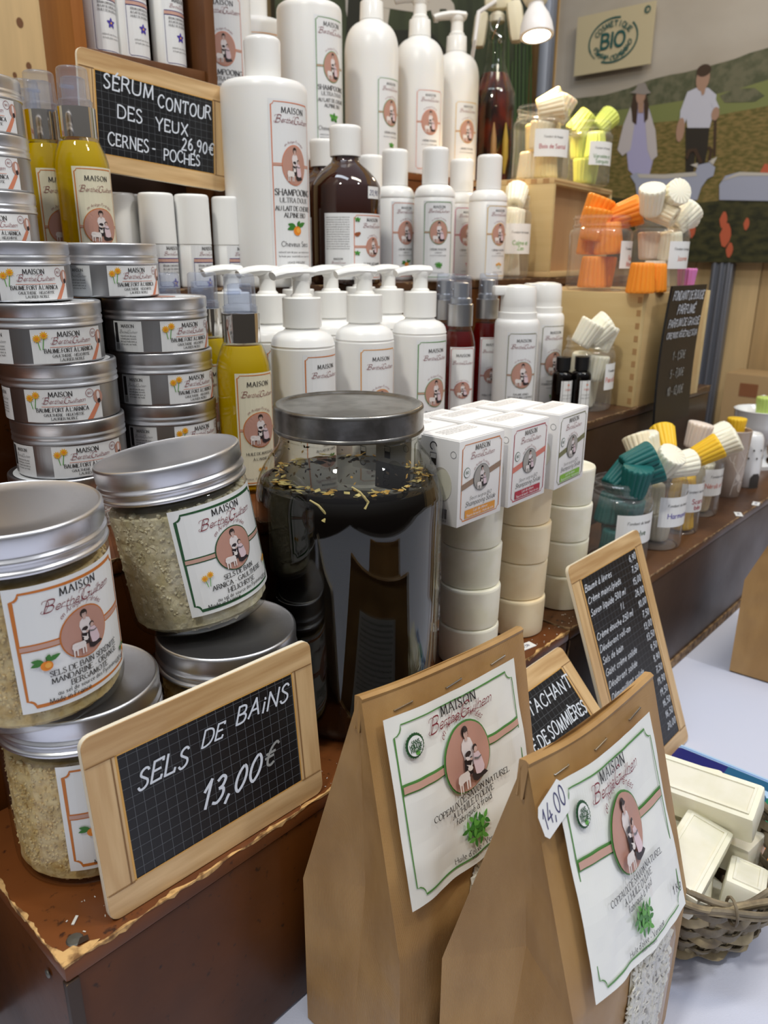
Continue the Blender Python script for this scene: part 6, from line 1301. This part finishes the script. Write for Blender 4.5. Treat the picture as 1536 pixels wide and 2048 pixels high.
def patch(B, A_, n, m, f, uvs=(0, 1, 0, 1), bend=0, seed=0, wr=.0012):
    """bilinear panel between corner points A_[0..3] (tl, tr, br, bl) with small creases"""
    tl, tr, br, bl = [Vector(p) for p in A_]; o = len(B['v']); nrm = (tr-tl).cross(bl-tl)
    if nrm.length < 1e-9: nrm = (br-bl).cross(bl-tl)
    nrm = -nrm.normalized()
    for j in range(m+1):
        for i in range(n+1):
            s, t = i/n, j/m; p = tl.lerp(tr, s).lerp(bl.lerp(br, s), t); k = (s*(1-s)*4)*(t*(1-t)*4)
            w_ = noise.noise(p*42+Vector((seed, 0, 0)))*wr*1.6+noise.noise(p*110+Vector((0, seed, 0)))*wr*.5
            B['v'].append(p+nrm*(k*bend+w_*min(1, k*2.5))); B['uv'].append((uvs[0]+(uvs[1]-uvs[0])*s, uvs[2]+(uvs[3]-uvs[2])*t))
    for j in range(m):
        for i in range(n): a = o+j*(n+1)+i; B['f'].append((a, a+n+1, a+n+2, a+1))
def bag(label, RL, RR, FL, FR, BR, BL, zb, seed, frontcurve=.004, lab=None, win=True, back=False, gusset=.014, sag=.003):
    RL, RR, FL, FR, BR, BL = [Vector(p) for p in (RL, RR, FL, FR, BR, BL)]; org = Vector(((FL.x+FR.x)/2, (FL.y+BL.y)/2, zb))
    t = thing('kraft_bag', label, 'paper bag', org); B = dict(v=[], f=[], uv=[]); O = lambda p: Vector(p)-org
    RL, RR, FL, FR, BR, BL = map(O, (RL, RR, FL, FR, BR, BL)); z0 = .0006
    fb = [Vector((p.x, p.y, z0)) for p in (FL, FR, BR, BL)]; fb[0].x += .002; fb[1].x -= .001
    ML, MR = (FL+BL)/2+Vector((gusset, 0, .012)), (FR+BR)/2+Vector((-gusset*.4, 0, .01)); mlb, mrb = (fb[0]+fb[3])/2, (fb[1]+fb[2])/2
    th = Vector((0, .0026, -.001))
    # front as one warped sheet: s across, t from ridge down
    def front(s, t_, h=0):
        k = .56
        if t_ < k: q = t_/k; a, b, c, d = RL, RR, FR, FL
        else: q = (t_-k)/(1-k); a, b, c, d = FL, FR, fb[1], fb[0]
        p = a.lerp(b, s).lerp(d.lerp(c, s), q)
        out = frontcurve*sin(pi*s)*(sin(pi*min(t_/k, 1)*.5))*1.5; p = p+Vector((0, -1, 0))*(out+h)
        p.y += .0022*sin(s*7+t_*5+seed)*sin(pi*s)*sin(pi*min(1, t_*1.3)); p.z -= sag*sin(pi*s)*(1-t_)
        nn_ = noise.noise(Vector((s*5, t_*7, seed)))*.0022+noise.noise(Vector((s*13, t_*15, seed)))*.0006; p.y += nn_*sin(pi*s)**.5*min(1, t_*8)*min(1, (1-t_)*6) if 0 < s < 1 else 0
        return p
    n, m = 36, 60; o_ = len(B['v'])
    for j in range(m+1):
        for i in range(n+1): B['v'].append(front(i/n, j/m)); B['uv'].append((i/n, j/m))
    for j in range(m):
        for i in range(n): a = o_+j*(n+1)+i; B['f'].append((a, a+n+1, a+n+2, a+1))
    RLb, RRb = RL+th, RR+th
    patch(B, (RRb, RLb, BL, BR), 24, 26, 0, (0, 1, 0, .56), .004, seed+1); patch(B, (BR, BL, fb[3], fb[2]), 24, 16, 0, (0, 1, .56, 1), .003, seed+2)
    for (R0, Fs, M_, Bs, f0, m0, b0, sg) in ((RL, FL, ML, BL, fb[0], mlb, fb[3], 1), (RR, FR, MR, BR, fb[1], mrb, fb[2], -1)):
        tp = R0+th*.5
        for q in ([(tp, R0, Fs, M_), (R0+th, tp, M_, Bs), (M_, Fs, f0, m0), (Bs, M_, m0, b0)]):
            if sg < 0: q = (q[1], q[0], q[3], q[2])
            patch(B, q, 10, 18, 0, (0, .3, 0, .5), -.001, seed+3, .0014)
    patch(B, (fb[0], fb[1], fb[2], fb[3]), 2, 2, 0)
    me = bpy.data.meshes.new('paper'); me.from_pydata([tuple(p) for p in B['v']], [], B['f']); me.update(); ul = me.uv_layers.new(name='UVMap')
    for lp_ in me.loops: ul.data[lp_.index].uv = B['uv'][lp_.vertex_index]
    finish('paper_body', me, kraft, t, 28)
    # rolled and stapled top, folded to the back
    b = MB(); d = (RR-RL); 
    prof = [(-.0006, -.0012), (-.0008, .0004), (.0012, .0016), (.0046, .0008), (.0056, -.019), (.0042, -.0195), (.0036, -.002), (.0024, -.0205), (.0012, -.0205)]
    cols = 16; V = []; F = []
    for i in range(cols+1):
        s = i/cols; p = RL.lerp(RR, s); e_ = front(s, 0)
        for y, z in prof: V.append((p.x, e_.y+y, e_.z+z+.0003*sin(9*s+seed)))
    k = len(prof)
    for i in range(cols):
        for j in range(k-1): a = i*k+j; F.append((a, a+1, a+k+1, a+k))
    F.append(tuple(range(k))); F.append(tuple(reversed(range(cols*k, (cols+1)*k)))); ft_ = mesh('folded_top', V, F, kraft, t, 30)
    for s in (.2, .5, .8):
        a_, c_ = front(s-.05, .045, .0006), front(s+.05, .04, .0006); MB().tube([a_+Vector((0, .0012, 0)), a_, c_, c_+Vector((0, .0012, 0))], .0004, 6).build('staple', MATS['staple_steel'], ft_)
    W_ = (FR-FL).length; Hh = (RL-FL).length/.56
    if win:
        a = Art(); wx, wt, cs = .19, .62, .56; pts = [(cs-wx, .99), (cs+wx, .99)]+[(cs+wx*cos(q), wt-.0+(-.17)*sin(q)) for q in [pi*k/14 for k in range(15)]]
        wp = lambda u, v, h: front(u, v, .0004+h)
        a.poly(pts, 'flake_back', 0); a.build('window_backing', t, wp, .05, .0002)
        b = MB(); rng = random.Random(seed)
        for i in range(900):
            s, v = rng.uniform(cs-wx, cs+wx), rng.uniform(wt-.16, .985)
            if v < wt and ((s-cs)/wx)**2+((wt-v)/.17)**2 > .97: continue
            c = front(s, v, .0012); L_ = rng.uniform(.002, .006); Mr = Matrix.Rotation(rng.uniform(-.5, .5), 3, 'X') @ Matrix.Rotation(rng.uniform(0, 6), 3, 'Y'); w_ = L_*rng.uniform(.4, .9)
            q = [Vector((-L_/2, 0, -w_/2)), Vector((0, -.0007, -w_/2)), Vector((L_/2, 0, -w_/3)), Vector((L_/2, .0, w_/2)), Vector((0, -.0008, w_/2)), Vector((-L_/2, 0, w_/3))]
            b.add([c+Mr @ p for p in q]+[c+Mr @ (p+Vector((0, .0006, 0))) for p in q], [(0, 1, 4, 5), (1, 2, 3, 4), (11, 10, 7, 6), (10, 9, 8, 7), (0, 6, 7, 1), (1, 7, 8, 2), (2, 8, 9, 3), (3, 9, 10, 4), (4, 10, 11, 5), (5, 11, 6, 0)])
        o2 = b.build('soap_flakes', MATS['soap_flakes'], t, 0); o2['kind'] = 'stuff'
        a = Art(); a.poly(pts, 'clear_film', 0); a.build('window_film', t, lambda u, v, h: front(u, v, .0034+.0006*noise.noise(Vector((u*20, v*5, 1)))), .03, .0002)
    if lab:
        s0, s1, t0, t1 = lab; w = (s1-s0)*W_; h = (t1-t0)*Hh*.98; a = Art()
        maison(a, w, h, 'k_green', .62, .185, [('COPEAUX DE SAVON NATUREL', .385, .042, 'serif', 'k_black'), ("A L'HUILE D'OLIVE", .338, .042, 'serif', 'k_black'), ('fabriqué à froid', .292, .046, 'small', 'k_black'), ("Huile d'olive - Verveine", .075, .038, 'small', 'k_black'), ('Made in France', .048, .022, 'small', 'k_black')], ('verbena', 0, .2, .12), .9, .84, ms=.062, ns=.48, line=.0007)
        a.text('1 Kg', w*.4, h*.13, .045*w, 'k_black', 3, 'small')
        cx, cy, R_ = -w*.35, h*.83, w*.058; a.poly([(cx+R_*(1+.06*(k % 2))*cos(k*pi/24), cy+R_*(1+.06*(k % 2))*sin(k*pi/24)) for k in range(48)], 'k_dkgreen', 3); a.blob(cx, cy, R_*.84, R_*.84, 'paper_white', 4, 24)
        for k, s in enumerate(('SANS', 'HUILE DE', 'PALME')): a.text(s, cx, cy+R_*(.2-.32*k), R_*.3, 'k_dkgreen', 5, 'bold', maxw=R_*1.3)
        a.leaf(cx-.05*R_, cy-.75*R_, R_*.5, R_*.28, 1.2, 'k_leaf2', 5); a.leaf(cx, cy-.75*R_, R_*.5, R_*.28, .5, 'k_leaf2', 5)
        a.build('label', t, lambda u, v, q: front(s0+(u+w/2)/w*(s1-s0), t1-(v/h)*(t1-t0), q+.0044), .002, .0005, base=(-w/2, 0, w/2, h, 'paper_gloss'))
    if back:
        a = Art(); w, h = .07, .115; q0 = RRb.lerp(RLb, .5); q1 = BR.lerp(BL, .5); dv = (q0-q1)
        a.text('Conseils', 0, h*.3, .006, 'k_green', 1, 'sans')
        for k in range(22): 
            if k not in (14, 15): greek(a, 0, h*(.95-.042*k), w*.86, .0026, 'k_black', seed=k)
        a.build('back_label', t, lambda u, v, q: q1.lerp(q0, .08+.72*v/h)+Vector((-u, .0062+q, 0)), .01, base=(-w/2, 0, w/2, h, 'paper_white'))
    return t, front
mat('paper_gloss', (236, 238, 234), .16, coat=.3); mat('flake_back', (214, 206, 184), .6); MATS['clear_film'] = shell('clear_film', (250, 250, 250), .08, 1.4)
R1l, R1r = P(722, 1400, y=.240), P(1045, 1258, y=.233); zs = -.036
bag('kraft bag of olive soap flakes with green-framed label, standing behind the other one', R1l, R1r, (.237, .203, zs), (.378, .203, zs), (.383, .280, zs), (.241, .284, zs), ZT, 3, lab=(.06, .87, .045, .455), back=True)
R2l, R2r = P(1055, 1530, y=.153), P(1305, 1350, y=.147)
b2, fr2 = bag('kraft bag of olive soap flakes in front, with a 14,00 price sticker', R2l, R2r, (.258, .113, -.022), (.399, .113, -.045), (.400, .188, -.045), (.257, .190, -.040), ZT, 8, lab=(.09, .86, .045, .53), gusset=.02, sag=.006)
a = Art(); a.text('14,00', 0, -.0036, .0085, 'k_blueink', 2, 'chalk', slant=.15, bold=.7)
pts = [(x_*.0135, y_*.0078) for x_, y_ in ((-1, -.6), (-.8, -1), (.8, -1), (1, -.6), (1, .6), (.8, 1), (-.8, 1), (-1, .6))]; a.poly(pts, 'paper_white', 1)
rt_ = radians(20); a.build('price_sticker', b2, lambda u, v, h: fr2(.05+(u*cos(rt_)-v*sin(rt_))/.145, .09-(u*sin(rt_)+v*cos(rt_))/.2, .0052+h), .01, .0002)
# far bag at the right edge
q = P(1455, 1340, z=ZT)
bag('plain kraft bag at the right edge of the picture, behind the price list', (q.x+.02, q.y-.045, .08), (q.x+.16, q.y-.045, .08), (q.x+.004, q.y-.085, -.032), (q.x+.15, q.y-.085, -.032), (q.x+.15, q.y-.002, -.032), (q.x, q.y-.002, -.032), ZT, 5, win=False)
# ================================================================== flyer, basket and soap bars
mat('fly_navy', (28, 34, 110), .25); mat('fly_green', (24, 120, 86), .25); mat('fly_teal', (28, 92, 130), .25); mat('fly_pale', (176, 210, 240), .25); mat('fly_line', (70, 110, 190), .3)
q0 = P(1350, 1482, z=ZT+.004); q1 = P(1545, 1560, z=ZT+.004); ux = (q1-q0); ux.z = 0; wF = .21; ux = ux.normalized(); uy = Vector((-ux.y, ux.x, 0)); hF = .15; org = q0-uy*hF
fy = thing('printed_flyer', 'glossy blue and green flyer lying under the soap basket', 'flyer', (org.x, org.y, ZT+.0022), atan2(ux.y, ux.x))
box('card', (0, 0, 0), (wF, hF, .0008), MATS['fly_pale'], fy)
a = Art()
def rr_(x0, y0, x1, y1, r, m, l): a.poly([(x1-r+r*cos(q), y1-r+r*sin(q)) for q in (0, .5, 1, 1.57)]+[(x0+r+r*cos(q), y1-r+r*sin(q)) for q in (1.57, 2.1, 2.6, 3.14)]+[(x0+r+r*cos(q), y0+r+r*sin(q)) for q in (3.14, 3.7, 4.2, 4.71)]+[(x1-r+r*cos(q), y0+r+r*sin(q)) for q in (4.71, 5.2, 5.8, 6.28)], m, l)
rr_(.003, hF*.42, wF-.003, hF-.003, .006, 'fly_line', 1); rr_(.0045, hF*.42+.0015, wF-.0045, hF-.0045, .005, 'fly_pale', 2); rr_(.006, hF*.42+.003, wF*.62, hF-.006, .004, 'fly_navy', 3); rr_(wF*.26, hF*.42+.003, wF*.47, hF-.006, .001, 'fly_teal', 4); rr_(wF*.46, hF*.42+.003, wF*.68, hF-.006, .002, 'fly_green', 5)
a.text('OS', wF*.36, hF*.62, hF*.22, 'fly_pale', 6, 'bold'); rr_(wF*.7, hF*.42, wF-.006, hF-.008, .004, 'fly_navy', 5); rr_(.006, .006, wF-.006, hF*.38, .004, 'k_fruit', 3)
a.text('25', wF*.84, hF*.6, hF*.22, 'fly_pale', 6, 'bold')
a.build('print', fy, lambda u, v, h: (u, v, .0008+h), -1)
mat('willow_grey', (140, 128, 106), .5, var=((96, 86, 70), 60, (1, 1, 1), (.35, .65)), bump=(300, .4, (1, 1, 1))); mat('willow_pale', (176, 160, 126), .5, var=((122, 108, 86), 60, (1, 1, 1)))
BX, BY, RB0, RB1, HB = .493, .142, .044, .067, .066
bk_ = thing('wicker_basket', 'round grey willow basket filled with ivory soap bars', 'basket', (BX, BY, ZT+.0035))
def brad(z): return RB0+(RB1-RB0)*(z/HB)**.75
NS = 25
for k in range(NS):
    a_ = 2*pi*k/NS; MB().tube([(brad(z)*cos(a_)*.985, brad(z)*sin(a_)*.985, z) for z in (.002, .02, .04, HB)], [(.0026, .0016)]*4, 8).build('stake', MATS['willow_grey'], bk_)
for j in range(9):
    z0_ = .003+.0072*j; pts = []
    for k in range(NS*4):
        a_ = 2*pi*k/(NS*4); ph = cos(a_*NS/2+(pi if j % 2 else 0)) if 1 else 0; r_w = brad(z0_)+.0026*(1 if 1 else 0)*cos(pi*(k/4)+(pi if j % 2 else 0)); zz = z0_+.0008*sin(a_*5+j)
        pts.append((r_w*cos(a_), r_w*sin(a_), zz))
    MB().tube(pts, [(.0012, .0036)]*len(pts), 6, closed=True).build('weaver', MATS['willow_grey' if j % 3 else 'willow_pale'], bk_)
for j, (dr, dz, w_) in enumerate(((.002, 0, .003), (.005, -.003, .0026), (-.001, .003, .0024), (.004, .003, .0022), (.007, .0005, .002))):
    pts = [((RB1+dr+.0022*sin(a_*6+j*2))*cos(a_), (RB1+dr+.0022*sin(a_*6+j*2))*sin(a_), HB+dz+.0022*cos(a_*6+j*2)) for a_ in [2*pi*k/90 for k in range(90)]]
    MB().tube(pts, w_, 8, closed=True).build('rim_cane', MATS['willow_pale' if j % 2 else 'willow_grey'], bk_)
for k in range(12):
    a_ = 2*pi*k/12+.2; c = Vector(((RB1+.003)*cos(a_), (RB1+.003)*sin(a_), HB)); MB().tube([c+Vector((cos(a_)*.0085*cos(q), sin(a_)*.0085*cos(q), .0085*sin(q))) for q in [j*.52 for j in range(12)]], .001, 6, closed=True).build('wire_tie', MATS['staple_steel'] if k % 3 == 0 else MATS['willow_grey'], bk_)
lathe('basket_base', [(0, .0), (RB0*.98, 0), (RB0, .003), (0, .004)], MATS['willow_grey'], bk_, 40)
def bar(L_, W_, H_, c, rot, label, rim=True):
    b = MB(); b.box((-L_/2, -W_/2, -H_/2), (L_/2, W_/2, H_/2), .0032)
    if rim:
        i = .006; b.box((-L_/2+i, -W_/2+i, H_/2-.0004), (L_/2-i, W_/2-i, H_/2+.0001), 0)
        for s in ((-L_/2+.0042, -W_/2+.0042, L_/2-.0042, -W_/2+i), (-L_/2+.0042, W_/2-i, L_/2-.0042, W_/2-.0042), (-L_/2+.0042, -W_/2+i, -L_/2+i, W_/2-i), (L_/2-i, -W_/2+i, L_/2-.0042, W_/2-i)): b.box((s[0], s[1], H_/2-.0002), (s[2], s[3], H_/2+.0011))
    o_ = b.build('soap_bar', MATS['soap_ivory'], None, 35, c); o_.rotation_euler = rot; return tag(o_, label, 'soap', 'ivory soap bars in the basket')
zb_ = ZT+.004
def atb(px, py, z): return P(px, py, z=z)
bar(.078, .034, .026, (.513, .145, -.060), (radians(16), radians(-3), radians(-85)), 'long ivory soap bar lying across the top of the basket')
bar(.060, .034, .022, (.541, .170, -.080), (radians(6), radians(4), radians(-66)), 'ivory soap bar at the back of the basket, beside the kraft bag')
bar(.072, .034, .022, (.464, .133, -.080), (radians(10), radians(-6), radians(2)), 'flat ivory soap bar slanting towards the kraft bag in the basket')
bar(.050, .040, .022, (.486, .160, -.092), (radians(8), radians(8), radians(10)), 'ivory soap bar with a raised rim, against the kraft bag')
bar(.040, .026, .026, (.486, .101, -.100), (radians(5), radians(12), radians(12)), 'small ivory soap bar end near the basket rim, below the slanting one')
bar(.050, .034, .024, (.476, .136, -.112), (0, .0, .3), 'ivory soap bar low at the front of the basket', False)
bar(.060, .034, .022, (.500, .140, -.134), (0, 0, 1.2), 'ivory soap bar at the bottom of the basket', False)
bar(.050, .034, .024, (.532, .130, -.106), (.1, .1, 1.5), 'shaded ivory soap bar against the right inside wall of the basket', False)
# salt crumbs spilt on the chest and shavings on the step
def crumbs(name, label, n, fx, m, s0, s1, seed, cat='crumbs'):
    rng = random.Random(seed); b = MB()
    for i in range(n):
        x, y, z = fx(rng); s = rng.uniform(s0, s1); Mr = Matrix.Translation((x, y, z+s*.25)) @ Matrix.Rotation(rng.uniform(0, 6), 4, 'Z'); b.box((-s*rng.uniform(.4, 1.6), -s*.4, -s*.25), (s*rng.uniform(.4, 1.6), s*.4, s*.25), M=Mr)
    o_ = b.build(name, m, None, 0); tag(o_, label, cat); o_['kind'] = 'stuff'
crumbs('salt_crumbs', 'white salt crumbs spilt on the chest corner beside the salt jar', 46, lambda r: (r.uniform(.108, .30), r.uniform(.300, .33), Z1+.0003), MATS['soap_flakes'], .0002, .0007, 1)
o_ = box('soap_shaving', (-.0028, -.0007, 0), (.0028, .0007, .0005), MATS['soap_flakes']); q = P(150, 1842, z=Z1); o_.location = (q.x, q.y, Z1+.0003); o_.rotation_euler = (0, 0, .7); tag(o_, 'pale soap shaving lying on the chest corner left of the bath salts sign', 'shaving')
crumbs('soap_crumbs', 'ivory soap crumbs along the front of the step by the soap stacks', 70, lambda r: (r.uniform(.44, .75), r.uniform(.300, .318), Z1+.0003), MATS['soap_flakes'], .0002, .0008, 2)
